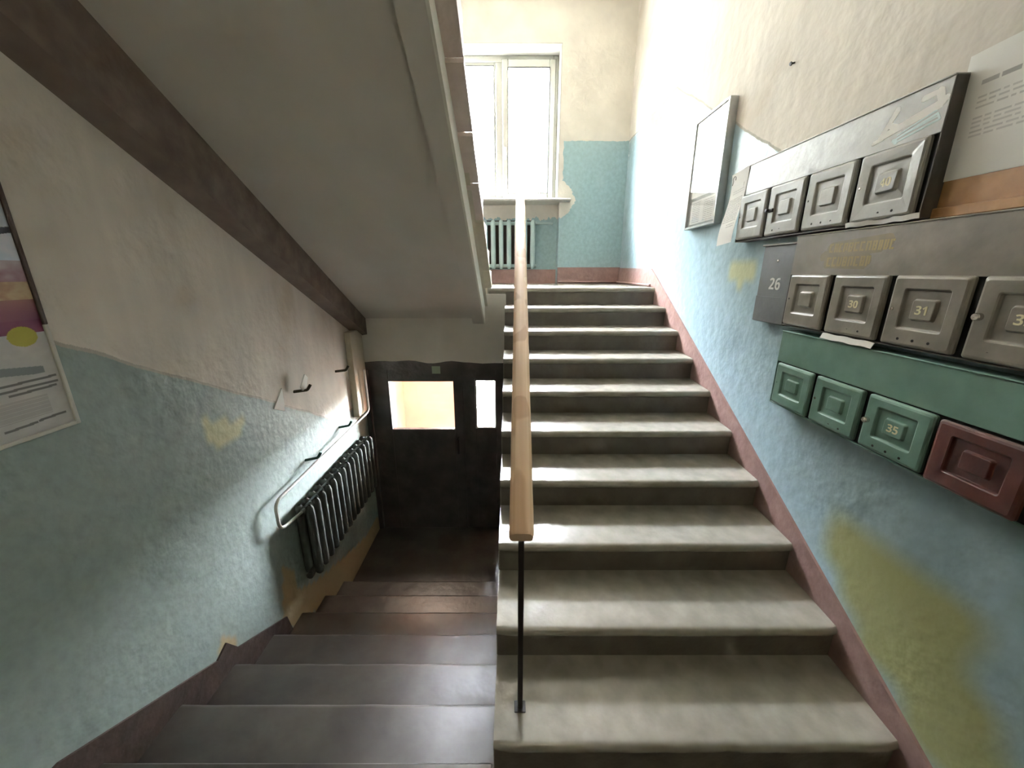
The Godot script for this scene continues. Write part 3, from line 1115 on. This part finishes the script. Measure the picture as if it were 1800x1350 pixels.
func build_banks():
	var dep := 0.068
	# top bank
	var a := wall_thing("mailbox_bank", "top grey steel bank of four mailboxes, numbered 40 at its near end", "mailboxes", 2.262, 0.156, "mailbox banks")
	bank_body(a, 1.0, 0.374, dep, 0.23, M.steel_grey, M.steel_side)
	var locks := ["hole", "latch", "hole", "knob"]
	for k in 4:
		var o := {"lock": locks[k], "dent": 0.0012}
		if k == 3:
			o.number = "40"
			o.lock = "stud"
			o.dent = 0.004
			o.tilt = 0.012
			o.label = "dented door with a pale smeared plate"
		door_on(a, 0.014 + 0.2475 * k, 0.01, dep - 0.004, 0.226, 0.218, M.steel_grey, o)
	# painted scrawl: raised paint strokes on the near end of the front sheet
	var st := begin()
	for s in [[0.80, 0.272, 0.98, 0.31, 0.011], [0.80, 0.272, 0.84, 0.34, 0.009], [0.82, 0.30, 0.86, 0.285, 0.008], [0.98, 0.31, 0.965, 0.345, 0.010], [0.965, 0.345, 0.92, 0.34, 0.008], [0.98, 0.31, 0.99, 0.32, 0.008], [0.775, 0.262, 0.81, 0.27, 0.007]]:
		stroke(st, Vector2(s[0], s[1]), Vector2(s[2], s[3]), s[4], dep)
	put("paint_scrawl", st, M.number_white, a)
	st = begin()
	for s in [[0.85, 0.25, 0.975, 0.285, 0.003], [0.86, 0.243, 0.985, 0.268, 0.003], [0.85, 0.25, 0.86, 0.243, 0.006], [0.975, 0.285, 0.985, 0.268, 0.003], [0.86, 0.262, 0.97, 0.295, 0.002], [0.865, 0.255, 0.98, 0.278, 0.002]]:
		stroke(st, Vector2(s[0], s[1]), Vector2(s[2], s[3]), s[4], dep)
	put("chalk_scrawl", st, M.rad_blue, a)
	# middle bank
	var b := wall_thing("mailbox_bank", "middle dark grey bank of mailboxes with faded yellow stencil, numbered 30, 31, 32", "mailboxes", 1.768, -0.232, "mailbox banks")
	bank_body(b, 1.24, 0.381, dep, 0.22, M.steel_dark, M.steel_side)
	for k in 5:
		var o := {"lock": ["hole", "hole", "stud", "knob", "stud"][k], "dent": 0.001}
		if k >= 1 and k <= 3: o.number = ["", "30", "31", "32"][k]
		door_on(b, 0.016 + 0.24 * k, 0.008, dep - 0.004, 0.217, 0.214, M.steel_dark, o)
	st = begin()
	stencil(st, 0.19, 0.303, 0.26, 0.032, dep, 11)
	stencil(st, 0.19, 0.252, 0.19, 0.034, dep, 23)
	var blot := begin()
	for e in [[0.2, 0.318, 0.43, 0.33, 0.022], [0.2, 0.265, 0.36, 0.27, 0.024], [0.17, 0.29, 0.3, 0.3, 0.02], [0.3, 0.30, 0.41, 0.315, 0.016]]:
		stroke(blot, Vector2(e[0], e[1]), Vector2(e[2], e[3]), e[4], dep - 0.0004)
	put("faded_paint", blot, mottled(rgb8(112, 103, 84), rgb8(132, 120, 92), 2.0, 0.45, 0.0, 61, 0.03), b)
	put("yellow_stencil", st, flat(rgb8(150, 134, 88), 0.6), b)
	# lower bank
	var c := wall_thing("mailbox_bank", "lowest bank of mailboxes, green steel with one red door", "mailboxes", 1.745, -0.594, "mailbox banks")
	bank_body(c, 1.22, 0.34, dep, 0.2, M.green, M.green)
	for k in 5:
		var o := {"lock": ["hole", "stud", "knob", "hole", "stud"][k], "dent": 0.001}
		if k == 2: o.number = "35"
		if k == 3:
			o.label = "dark red door"
			o.hole = M.chrome
		door_on(c, 0.018 + 0.2365 * k, 0.01, dep - 0.004 + (0.012 if k == 3 else 0.0), 0.216, 0.186, M.red if k == 3 else M.green, o)
	# single box 26
	var d := wall_thing("mailbox", "single slim grey mailbox with white number 26 beside the middle bank", "mailbox", 2.02, -0.24)
	st = begin()
	cbox(st, Vector3(0, 0.0, 0), Vector3(0.24, 0.36, 0.046), 0.003)
	put("box", st, M.steel_box, d)
	st = begin()
	cbox(st, Vector3(-0.004, 0.36, 0), Vector3(0.244, 0.368, 0.056), 0.002)
	put("top_lip", st, M.steel_grey, d)
	st = begin()
	cbox(st, Vector3(0.002, 0.002, 0.046), Vector3(0.238, 0.125, 0.05), 0.003)
	put("flap", st, M.steel_box, d)
	st = begin()
	lathe(st, Vector3(0.12, 0.29, 0.045), Vector3(0, 0, 1), [[0.007, 0.0], [0.006, 0.004], [0.0001, 0.006]], 12)
	put("rivet", st, M.chrome, d)
	number_on(d, "26", Vector3(0.125, 0.185, 0.0468), 0.075, M.number_white)

func stroke(st: SurfaceTool, a: Vector2, b: Vector2, r: float, z: float):
	# a brush stroke with round ends, half a millimetre thick
	var d := (b - a).normalized()
	var n := Vector2(-d.y, d.x)
	var ring := []
	for k in 7:
		var t := PI * 0.5 + PI * k / 6.0
		ring.append(a + d * cos(t) * r + n * sin(t) * r * (1.0 + 0.2 * sin(k * 5.0)))
	for k in 7:
		var t := -PI * 0.5 + PI * k / 6.0
		ring.append(b + d * cos(t) * r + n * sin(t) * r * (1.0 + 0.2 * cos(k * 4.0)))
	var c := (a + b) * 0.5
	for k in ring.size():
		var p: Vector2 = ring[k]
		var q: Vector2 = ring[(k + 1) % ring.size()]
		tri(st, Vector3(c.x, c.y, z + 0.0007), Vector3(p.x, p.y, z + 0.0006), Vector3(q.x, q.y, z + 0.0006), Vector3(0, 0, 1))
		quad(st, Vector3(p.x, p.y, z), Vector3(q.x, q.y, z), Vector3(q.x, q.y, z + 0.0006), Vector3(p.x, p.y, z + 0.0006), Vector3(p.x - c.x, p.y - c.y, 0))

func stencil(st: SurfaceTool, x: float, y: float, w: float, h: float, z: float, seed_: int):
	# worn stencilled letters, no longer readable: blocks and uprights
	var r := RandomNumberGenerator.new()
	r.seed = seed_
	var px := x
	while px < x + w:
		var lw := h * r.randf_range(0.45, 0.62)
		var t := h * 0.2
		cbox(st, Vector3(px, y, z), Vector3(px + t, y + h, z + 0.0005), 0.0)
		var kind := r.randi() % 4
		if kind != 0: cbox(st, Vector3(px + lw - t, y + h * r.randf_range(0, 0.2), z), Vector3(px + lw, y + h, z + 0.0005), 0.0)
		if kind != 1: cbox(st, Vector3(px + t * 1.15, y + h * 0.8, z), Vector3(px + lw * 0.9, y + h, z + 0.0005), 0.0)
		if kind != 2: cbox(st, Vector3(px + t * 1.15, y, z), Vector3(px + lw * 0.9, y + h * 0.2, z + 0.0005), 0.0)
		if kind == 3: cbox(st, Vector3(px + t * 1.15, y + h * 0.4, z), Vector3(px + lw * 0.9, y + h * 0.58, z + 0.0005), 0.0)
		px += lw + h * 0.16

# ---------------------------------------------------------------- papers and boards on the right wall
func sheet(st: SurfaceTool, w: float, h: float, f: Callable, nx := 8, ny := 10):
	# thin curled sheet, front and back 0.6 mm apart; UV 0..1
	for i in nx:
		for j in ny:
			for side in [0, 1]:
				var q := []
				var uvs := []
				for e in [[i, j], [i + 1, j], [i + 1, j + 1], [i, j + 1]]:
					var u: float = float(e[0]) / nx
					var v: float = float(e[1]) / ny
					q.append(Vector3(u * w, v * h, 0) + f.call(u, v) + Vector3(0, 0, -0.0006 * side))
					uvs.append(Vector2(u, 1.0 - v))
				var g: Vector3 = (q[1] - q[0]).cross(q[2] - q[0]).normalized()
				if g.z < 0: g = -g
				if side == 1: g = -g
				for t in [[0, 2, 1], [0, 3, 2]]:
					var k: Array = t if side == 0 else [t[0], t[2], t[1]]
					for id in k:
						st.set_normal(g)
						st.set_uv(uvs[id])
						st.add_vertex(q[id])

func text_page(w: int, h: int, seed_: int, rows: Array, bg := Color(0.93, 0.93, 0.92)) -> StandardMaterial3D:
	# a printed page too small to read: grey lines of print. rows: [y0, y1, x0, x1, line pitch, darkness]
	var im := Image.create_empty(w, h, false, Image.FORMAT_RGB8)
	im.fill(bg)
	var r := RandomNumberGenerator.new()
	r.seed = seed_
	for row in rows:
		var y: float = row[0]
		while y < row[1]:
			var x: float = row[2]
			while x < row[3]:
				var ww := r.randf_range(0.02, 0.09)
				var x2: float = min(x + ww, row[3])
				var dk: float = row[5] * r.randf_range(0.7, 1.0)
				im.fill_rect(Rect2i(int(x * w), int(y * h), max(1, int((x2 - x) * w)), max(1, int(row[4] * 0.45 * h))), bg.lerp(Color(0.12, 0.12, 0.14), dk))
				x = x2 + 0.012
			y += row[4]
	var m := StandardMaterial3D.new()
	m.albedo_texture = ImageTexture.create_from_image(im)
	m.roughness = 0.85
	return m

func build_right_wall_things():
	# glazed notice board
	var t := wall_thing("notice_board", "glazed notice board in a thin silver frame above the steps", "notice board", 3.0, 0.29)
	var w := 0.43
	var h := 0.68
	var st := begin()
	cbox(st, Vector3(0.006, 0.006, 0.0), Vector3(w - 0.006, h - 0.006, 0.03), 0.0)
	var backing := put("backing", st, M.alu_side, t)
	for r in [[0.0, 0.014, 0.0, h], [w - 0.014, w, 0.0, h], [0.014, w - 0.014, h - 0.014, h], [0.014, w - 0.014, 0.0, 0.014]]:
		st = begin()
		cbox(st, Vector3(r[0], r[2], 0.0), Vector3(r[1], r[3], 0.05), 0.002)
		put("frame_rail", st, M.alu, t)
	st = begin()
	cbox(st, Vector3(0.014, 0.014, 0.040), Vector3(w - 0.014, h - 0.014, 0.043), 0.0)
	var gl: StandardMaterial3D = M.glass.duplicate()
	gl.metallic_specular = 1.0
	put("pane", st, gl, t)
	st = begin()
	sheet(st, w - 0.07, h - 0.24, func(u, v): return Vector3(0.03, 0.2, 0.032))
	put("paper_sheet", st, text_page(256, 384, 3, [[0.06, 0.12, 0.2, 0.8, 0.04, 0.6], [0.18, 0.9, 0.08, 0.92, 0.022, 0.4]]), t)
	st = begin()
	sheet(st, w - 0.09, 0.15, func(u, v): return Vector3(0.04, 0.03, 0.032))
	put("paper_sheet", st, text_page(256, 128, 4, [[0.1, 0.9, 0.08, 0.4, 0.08, 0.35], [0.1, 0.9, 0.55, 0.92, 0.08, 0.35]]), t)
	# paper at the far end of the top bank: a strip under the top edge and a curled notice
	t = wall_thing("paper_notice", "curling white printed notice stuck on the far end of the top mailbox bank", "notice", 2.42, 0.146)
	st = begin()
	sheet(st, 0.165, 0.37, func(u, v): return Vector3(0.0 + 0.035 * v, 0.0 + 0.012 * u, 0.075 + 0.014 * sin(v * 5.0 + 1.0) * (1.0 - 0.4 * u) + 0.012 * (1.0 - v) * u), 8, 16)
	put("printed_sheet", st, text_page(192, 384, 7, [[0.25, 0.3, 0.2, 0.9, 0.03, 0.2], [0.36, 0.68, 0.08, 0.92, 0.024, 0.35], [0.72, 0.76, 0.4, 0.9, 0.03, 0.25]]), t)
	st = begin()
	var pts := []
	for k in 12:
		var an := -0.6 + 4.6 * k / 11.0
		pts.append(Vector3(0.115 + cos(an) * 0.013, 0.335 + sin(an) * 0.013, 0.096))
	pts.append(Vector3(0.1, 0.305, 0.096))
	tube(st, pts, 0.0022, 6)
	put("printed_mark", st, M.steel_grey, t)
	# brown panel and large notice at the right edge
	t = wall_thing("wooden_board", "varnished brown board leaning on the middle bank behind the large notice", "board", 1.262, 0.153)
	st = begin()
	cbox(st, Vector3(0, 0.0, 0.0), Vector3(0.6, 0.22, 0.022), 0.003)
	put("panel", st, M.board, t)
	st = begin()
	cbox(st, Vector3(0, -0.0, 0.022), Vector3(0.6, 0.03, 0.034), 0.003)
	put("ledge", st, M.board, t)
	t = wall_thing("paper_notice", "large white notice sheet right of the top mailbox bank, above the brown board", "notice", 1.272, 0.255)
	st = begin()
	sheet(st, 0.5, 0.315, func(u, v): return Vector3(0.0, 0.0, 0.024 + 0.008 * v + 0.012 * sin(u * 4.0) * v), 12, 8)
	put("printed_sheet", st, text_page(512, 320, 9, [[0.24, 0.3, 0.1, 0.95, 0.08, 0.35], [0.36, 0.44, 0.1, 0.9, 0.04, 0.2], [0.52, 0.68, 0.1, 0.9, 0.035, 0.18]], Color(0.9, 0.9, 0.88)), t)
	# loose paper strips on and under the middle bank
	t = wall_thing("paper_strip", "crumpled white paper strip lying on the middle bank under door 40", "paper", 1.52, 0.150)
	st = begin()
	sheet(st, 0.27, 0.016, func(u, v): return Vector3(0.0, 0.002 + 0.004 * sin(u * 21.0) * 0.4 + 0.002, 0.073 + 0.006 * sin(u * 9.0) + 0.004 * v), 24, 2)
	put("strip", st, M.paper, t)
	t = wall_thing("paper_strip", "torn white paper strip poking out beneath the door numbered 30", "paper", 1.515, -0.25)
	st = begin()
	sheet(st, 0.225, 0.020, func(u, v): return Vector3(0.0, 0.0012 * sin(u * 17.0), 0.072 + 0.010 * (1.0 - v) + 0.001 * sin(u * 11.0)), 18, 2)
	put("strip", st, M.paper, t)
	# a nail in the plaster and a cable along the landing
	t = wall_thing("nail", "small dark nail in the beige plaster above the mailboxes", "nail", 2.111, 0.924)
	st = begin()
	lathe(st, Vector3(0, 0, 0), Vector3(0.1, -0.3, 1).normalized(), [[0.004, -0.01], [0.004, 0.016], [0.009, 0.018], [0.008, 0.021], [0.0001, 0.022]], 10)
	put("shaft", st, M.black_iron, t)
	st = begin()
	tube(st, bend([pt(0.56, -0.118, 4.825), pt(1.27, -0.118, 4.825), pt(1.27, -0.118, 3.66)], 0.03), 0.011, 8)
	tag(put("cable_pipe", st, M.brown), "thin painted pipe along the skirting of the upper landing", "pipe")

# ---------------------------------------------------------------- left wall
func poster_tex() -> StandardMaterial3D:
	# u runs away from the viewer (frame edge at u = 1), v downwards
	var W := 256
	var H := 512
	var im := Image.create_empty(W, H, false, Image.FORMAT_RGB8)
	var n := noise(0.02, 81, 4)
	for y in H:
		for x in W:
			var v := float(y) / H
			var k := n.get_noise_2d(x, y)
			var c: Color
			if v < 0.17: c = rgb8(92, 44, 48).lerp(rgb8(128, 96, 96), clamp(v * 4.0 + k, 0, 1))
			elif v < 0.40: c = rgb8(206, 222, 240).lerp(rgb8(232, 234, 246), clamp(0.5 + k, 0, 1))
			elif v < 0.47: c = rgb8(190, 176, 186).lerp(rgb8(150, 112, 120), clamp((v - 0.40) * 14.0 + k, 0, 1))
			elif v < 0.53: c = rgb8(186, 164, 130).lerp(rgb8(160, 126, 104), clamp(0.5 + k * 2.0, 0, 1))
			elif v < 0.60: c = rgb8(136, 92, 84).lerp(rgb8(104, 40, 62), clamp((v - 0.53) * 14.0, 0, 1))
			elif v < 0.645: c = rgb8(96, 24, 54)
			else: c = rgb8(206, 206, 204).lerp(rgb8(190, 190, 190), clamp(0.5 + k, 0, 1))
			im.set_pixel(x, y, c)
	var stroke_px := func(ax, ay, bx, by, r, col):
		for s in 160:
			var p := Vector2(ax, ay).lerp(Vector2(bx, by), s / 159.0)
			im.fill_rect(Rect2i(int(p.x * W - r), int(p.y * H - r), int(r * 2), int(r * 2)), col)
	var dk := rgb8(84, 84, 94)
	stroke_px.call(1.0, 0.30, 0.7, 0.345, 4, dk)
	stroke_px.call(0.72, 0.35, 0.7, 0.47, 4, dk)
	stroke_px.call(0.7, 0.345, 0.3, 0.32, 4, dk)
	stroke_px.call(0.55, 0.66, 0.58, 0.78, 5, rgb8(84, 88, 90))
	stroke_px.call(0.66, 0.755, 0.92, 0.78, 6, rgb8(128, 136, 136))
	stroke_px.call(0.45, 0.79, 0.62, 0.785, 8, rgb8(92, 98, 98))
	for e in [[0.72, 0.815, 0.98], [0.6, 0.835, 0.98], [0.78, 0.85, 0.97], [0.86, 0.958, 0.97], [0.72, 0.965, 0.84]]:
		stroke_px.call(e[0], e[1], e[2], e[1] - 0.004, 2.4, rgb8(112, 112, 112))
	for y in 16: stroke_px.call(0.64, 0.872 + y * 0.0045, 0.92, 0.872 + y * 0.0045, 0.8, rgb8(166, 166, 166))
	for y in H:
		for x in W:
			var dx := (x / float(W) - 0.9) * 0.7
			var dy := (y / float(H) - 0.655) * 1.0
			if dx * dx + dy * dy * 1.5 < 0.0018: im.set_pixel(x, y, rgb8(172, 164, 62))
	var m := StandardMaterial3D.new()
	m.albedo_texture = ImageTexture.create_from_image(im)
	m.roughness = 0.45
	return m

func left_thing(called: String, label: String, category: String, z_near: float, y_low: float, group := "") -> Node3D:
	# local x along the left wall away from the viewer, y up, z out of the wall
	var t := thing(called, label, category, Vector3.ZERO, group)
	t.transform = Transform3D(Basis(Vector3(0, 0, -1), Vector3(0, 1, 0), Vector3(1, 0, 0)), pt(WL, y_low, z_near))
	return t

func build_left_wall_things():
	var w := 0.62
	var h := 0.86
	var t := left_thing("poster", "framed colour poster hanging on the left wall at the frame edge", "poster", 0.575, -0.482)
	var st := begin()
	sheet(st, w - 0.02, h - 0.02, func(u, v): return Vector3(0.01, 0.01, 0.009), 1, 1)
	put("print", st, poster_tex(), t)
	st = begin()
	cbox(st, Vector3(0.004, 0.004, 0), Vector3(w - 0.004, h - 0.004, 0.008), 0.0)
	put("backing", st, M.alu_side, t)
	for r in [[0.0, 0.012, 0.0, h], [w - 0.012, w, 0.0, h * 0.38], [0.012, w - 0.012, 0.0, 0.012], [0.012, w - 0.012, h - 0.012, h]]:
		st = begin()
		cbox(st, Vector3(r[0], r[2], 0.0), Vector3(r[1], r[3], 0.016), 0.002)
		put("frame_rail", st, M.pipe_grey, t)
	st = begin()
	cbox(st, Vector3(w - 0.012, h * 0.38, 0.0), Vector3(w, h, 0.016), 0.002)
	put("frame_rail", st, M.dark_brown, t)
	# iron brackets
	var spots := [[2.43, -0.765, 0.07, M.bracket, "dark bent iron bracket sticking out of the left wall near a white rag"], [3.05, -0.785, 0.07, M.bracket, "short iron peg in the wall near the top of the corner"], [2.43, -1.268, 0.07, M.bracket_green, "green pipe bracket under the sloping heating pipe"], [2.98, -1.25, 0.07, M.bracket_green, "upper green pipe bracket close to the corner column"]]
	for s in spots:
		var o := begin()
		var p := bend([pt(WL - 0.02, s[1], s[0]), pt(WL + s[2], s[1], s[0] + 0.05), pt(WL + s[2] + 0.02, s[1] + 0.035, s[0] + 0.06)], 0.012)
		tube(o, p, 0.010, 8)
		tag(put("wall_bracket", o, s[3]), s[4], "bracket", "iron brackets on the left wall")
	# white scraps
	st = begin()
	prism_x(st, poly([2.20, -0.80, 2.31, -0.70, 2.31, -0.80, 2.30, -0.85]), WL + 0.001, WL + 0.006)
	tag(put("paper_scrap", st, M.rag), "triangular white paper scrap at the paint line on the left wall", "paper")
	st = begin()
	prism_x(st, poly([2.43, -0.73, 2.50, -0.66, 2.53, -0.69, 2.50, -0.745, 2.45, -0.76]), WL + 0.05, WL + 0.058)
	tag(put("paper_scrap", st, M.rag), "folded white scrap hanging on the bent iron bracket", "paper")
	# corner column by the door
	st = begin()
	wbox(st, WL, WL + 0.055, -1.28, -0.5, 3.30, 3.56, 0.004)
	wall("trim_2", st, M.cream_dirty, "shallow olive plaster column in the corner beside the entrance door", "column")
	# heating pipe: drops in the corner, runs along the wall, loops back to the radiator
	st = begin()
	tube(st, bend([pt(-1.36, -0.86, 3.42), pt(-1.36, -1.27, 3.44), pt(-1.40, -1.31, 1.98), pt(-1.40, -1.50, 1.98), pt(-1.385, -1.52, 2.2)], 0.06, 6), 0.010, 10)
	tag(put("heating_pipe", st, M.pipe_grey), "thin pale heating pipe looping along the left wall to the radiator", "pipe")

# ---------------------------------------------------------------- radiators
func radiator_section(pitch: float, hgt: float, depth: float) -> ArrayMesh:
	# cast-iron section: two oval columns joined by rounded headers; local x along the row, z out of the wall
	var st := begin()
	for zc in [depth * 0.24, depth * 0.76]:
		var n := 12
		var hs := [0.0, 0.012, 0.04, hgt - 0.04, hgt - 0.012, hgt]
		var sc := [0.35, 0.8, 1.0, 1.0, 0.8, 0.35]
		for i in hs.size() - 1:
			for k in n:
				var q := []
				var nn := []
				for e in [[i, k], [i, k + 1], [i + 1, k + 1], [i + 1, k]]:
					var a: float = TAU * e[1] / n
					var s: float = sc[e[0]]
					q.append(Vector3(cos(a) * pitch * 0.29 * s, hs[e[0]], zc + sin(a) * depth * 0.23 * s))
					var vy := 0.0
					if e[0] <= 1: vy = -0.8
					if e[0] >= 4: vy = 0.8
					nn.append(Vector3(cos(a), vy, sin(a)).normalized())
				squad(st, q, nn)
	cbox(st, Vector3(-pitch * 0.2, hgt - 0.06, depth * 0.15), Vector3(pitch * 0.2, hgt - 0.012, depth * 0.85), 0.012)
	cbox(st, Vector3(-pitch * 0.2, 0.012, depth * 0.15), Vector3(pitch * 0.2, 0.06, depth * 0.85), 0.012)
	lathe(st, Vector3(-pitch * 0.5, hgt - 0.036, depth * 0.5), Vector3(1, 0, 0), [[0.022, 0.0], [0.022, pitch]], 10)
	lathe(st, Vector3(-pitch * 0.5, 0.036, depth * 0.5), Vector3(1, 0, 0), [[0.022, 0.0], [0.022, pitch]], 10)
	return st.commit()

func build_radiators():
	# upper landing, in the niche under the window
	var r := thing("radiator", "pale blue cast-iron radiator in the niche under the landing window", "radiator", pt(0.29, 0.035, 5.03))
	r.rotation.y = 0.0
	var s := radiator_section(0.0955, 0.56, 0.12)
	for k in 10:
		var o := put("section", s, M.rad_blue, r)
		o.position = Vector3(-0.04 - 0.0955 * k, 0, 0)
	var st := begin()
	tube(st, [Vector3(0.0, 0.524, 0.06), Vector3(0.12, 0.524, 0.06), Vector3(0.2, 0.524, 0.03)], 0.013, 8)
	put("supply_pipe", st, M.rad_blue, r)
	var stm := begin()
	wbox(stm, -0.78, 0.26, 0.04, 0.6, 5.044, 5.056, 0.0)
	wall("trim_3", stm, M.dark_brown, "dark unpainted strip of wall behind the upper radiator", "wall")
	# lower hall, on the left wall
	r = left_thing("radiator", "dark grey cast-iron radiator on the left wall near the entrance door", "radiator", 2.17, -2.02)
	s = radiator_section(0.085, 0.54, 0.13)
	for k in 14:
		var o := put("section", s, M.rad_dark, r)
		o.position = Vector3(0.045 + 0.085 * k, 0, 0.01)
	st = begin()
	lathe(st, Vector3(-0.025, 0.036, 0.075), Vector3(1, 0, 0), [[0.0001, -0.004], [0.024, 0.0], [0.024, 0.03]], 10)
	put("end_plug", st, M.rad_dark, r)
	st = begin()
	cbox(st, Vector3(0.08, 0.0, 0.0), Vector3(0.10, 0.1, 0.03), 0.002)
	put("wall_hook", st, M.black_iron, r)
	st = begin()
	cbox(st, Vector3(1.0, 0.0, 0.0), Vector3(1.02, 0.1, 0.03), 0.002)
	put("wall_hook", st, M.black_iron, r)

# ---------------------------------------------------------------- lamps
func ceiling_lamp(label: String, at: Vector3, energy: float, color: Color):
	var t := thing("ceiling_lamp", label, "lamp", at)
	var st := begin()
	lathe(st, Vector3.ZERO, Vector3.DOWN, [[0.07, 0.0], [0.07, 0.02], [0.0001, 0.021]], 20)
	put("base_plate", st, M.white_pvc, t)
	st = begin()
	lathe(st, Vector3(0, -0.02, 0), Vector3.DOWN, [[0.085, 0.0], [0.1, 0.03], [0.09, 0.065], [0.06, 0.09], [0.0001, 0.1]], 20)
	put("globe", st, M.lamp, t)
	var l := OmniLight3D.new()
	l.name = "lamp_light"
	l.position = Vector3(0, -0.17, 0)
	l.light_color = color
	l.light_energy = energy
	l.light_size = 0.1
	l.omni_range = 12.0
	l.omni_attenuation = 2.0
	l.shadow_enabled = true
	t.add_child(l)

func build_lamps():
	ceiling_lamp("white globe lamp on the ceiling above the window landing", pt(0.0, 2.718, 3.75), 0.22, Color(1.0, 0.97, 0.92))
	ceiling_lamp("white globe lamp on the vestibule ceiling", pt(-1.0, -0.375, 4.3), 0.6, Color(1.0, 0.92, 0.84))
	ceiling_lamp("white globe lamp on the ceiling of the mailbox landing", pt(0.3, 1.118, -0.9), 0.14, Color(1.0, 0.95, 0.86))

# ---------------------------------------------------------------- outside
func build_outside():
	var st := begin()
	wbox(st, -40, 40, -3.2, -2.9, 5.21, 60, 0.0)
	wall("ground", st, M.ground, "pale paved yard outside the building", "ground")
	var b := thing("apartment_building", "pale apartment block across the yard, washed out by daylight", "building", pt(-4, -2.9, 20))
	var off := -b.position
	st = begin()
	cbox(st, pt(-44, -2.9, 27) + off, pt(0.75, 13.6, 20) + off, 0.0)
	put("wall", st, M.facade, b)
	for row in 5:
		for col in [-16.0, -13.5, -11.0, -8.5, -6.0, -3.9, -1.85, -0.25]:
			var y := 1.03 + 2.83 * (row - 1)
			st = begin()
			var w := 0.75
			for e in [[-w, -w + 0.07, 0.0, 1.38], [w - 0.07, w, 0.0, 1.38], [-w, w, 1.31, 1.38], [-w, w, 0.74, 0.81], [-w - 0.06, w + 0.06, -0.08, 0.0]]:
				cbox(st, pt(col + e[0], y + e[2], 20.02) + off, pt(col + e[1], y + e[3], 19.94) + off, 0.0)
			var wn := put("window_frame", st, M.alu_side, b)
			st = begin()
			cbox(st, pt(col - w + 0.06, y, 20.0) + off, pt(col + w - 0.06, y + 1.34, 19.975) + off, 0.0)
			put("pane", st, M.facade_glass, wn)
	# shrub whose top shows over the sill
	var t := thing("shrub", "yellow-green leafy shrub outside the lower right of the window", "shrub", pt(0.55, -2.9, 8.6))
	st = begin()
	var r := RandomNumberGenerator.new()
	r.seed = 5
	for k in 7:
		var top := Vector3(r.randf_range(-0.4, 0.3), r.randf_range(4.2, 4.7), r.randf_range(-0.3, 0.3))
		tube(st, [Vector3(r.randf_range(-0.06, 0.06), 0, r.randf_range(-0.06, 0.06)), Vector3(top.x * 0.4, 2.4, top.z * 0.4), top], 0.018, 6)
	put("stem", st, M.bark, t)
	st = begin()
	for k in 900:
		var hgt := r.randf_range(1.2, 4.75)
		var spread := 0.42 * (1.0 - pow(abs(hgt - 3.2) / 2.2, 2.0)) + 0.06
		if hgt > 4.2: spread *= 0.8
		var c := Vector3(r.randf_range(-spread, spread), hgt, r.randf_range(-spread, spread))
		var d := Vector3(r.randf_range(-1, 1), r.randf_range(-0.6, 0.6), r.randf_range(-1, 1)).normalized()
		var sd := d.cross(Vector3(r.randf_range(-1, 1), 1, r.randf_range(-1, 1))).normalized()
		var l := r.randf_range(0.04, 0.075)
		tri(st, c, c + d * l * 0.5 + sd * l * 0.3, c + d * l, Vector3.UP)
		tri(st, c, c + d * l, c + d * l * 0.5 - sd * l * 0.3, Vector3.UP)
	var fo := put("foliage", st, M.leaf, t)
	fo.set_meta("kind", "stuff")
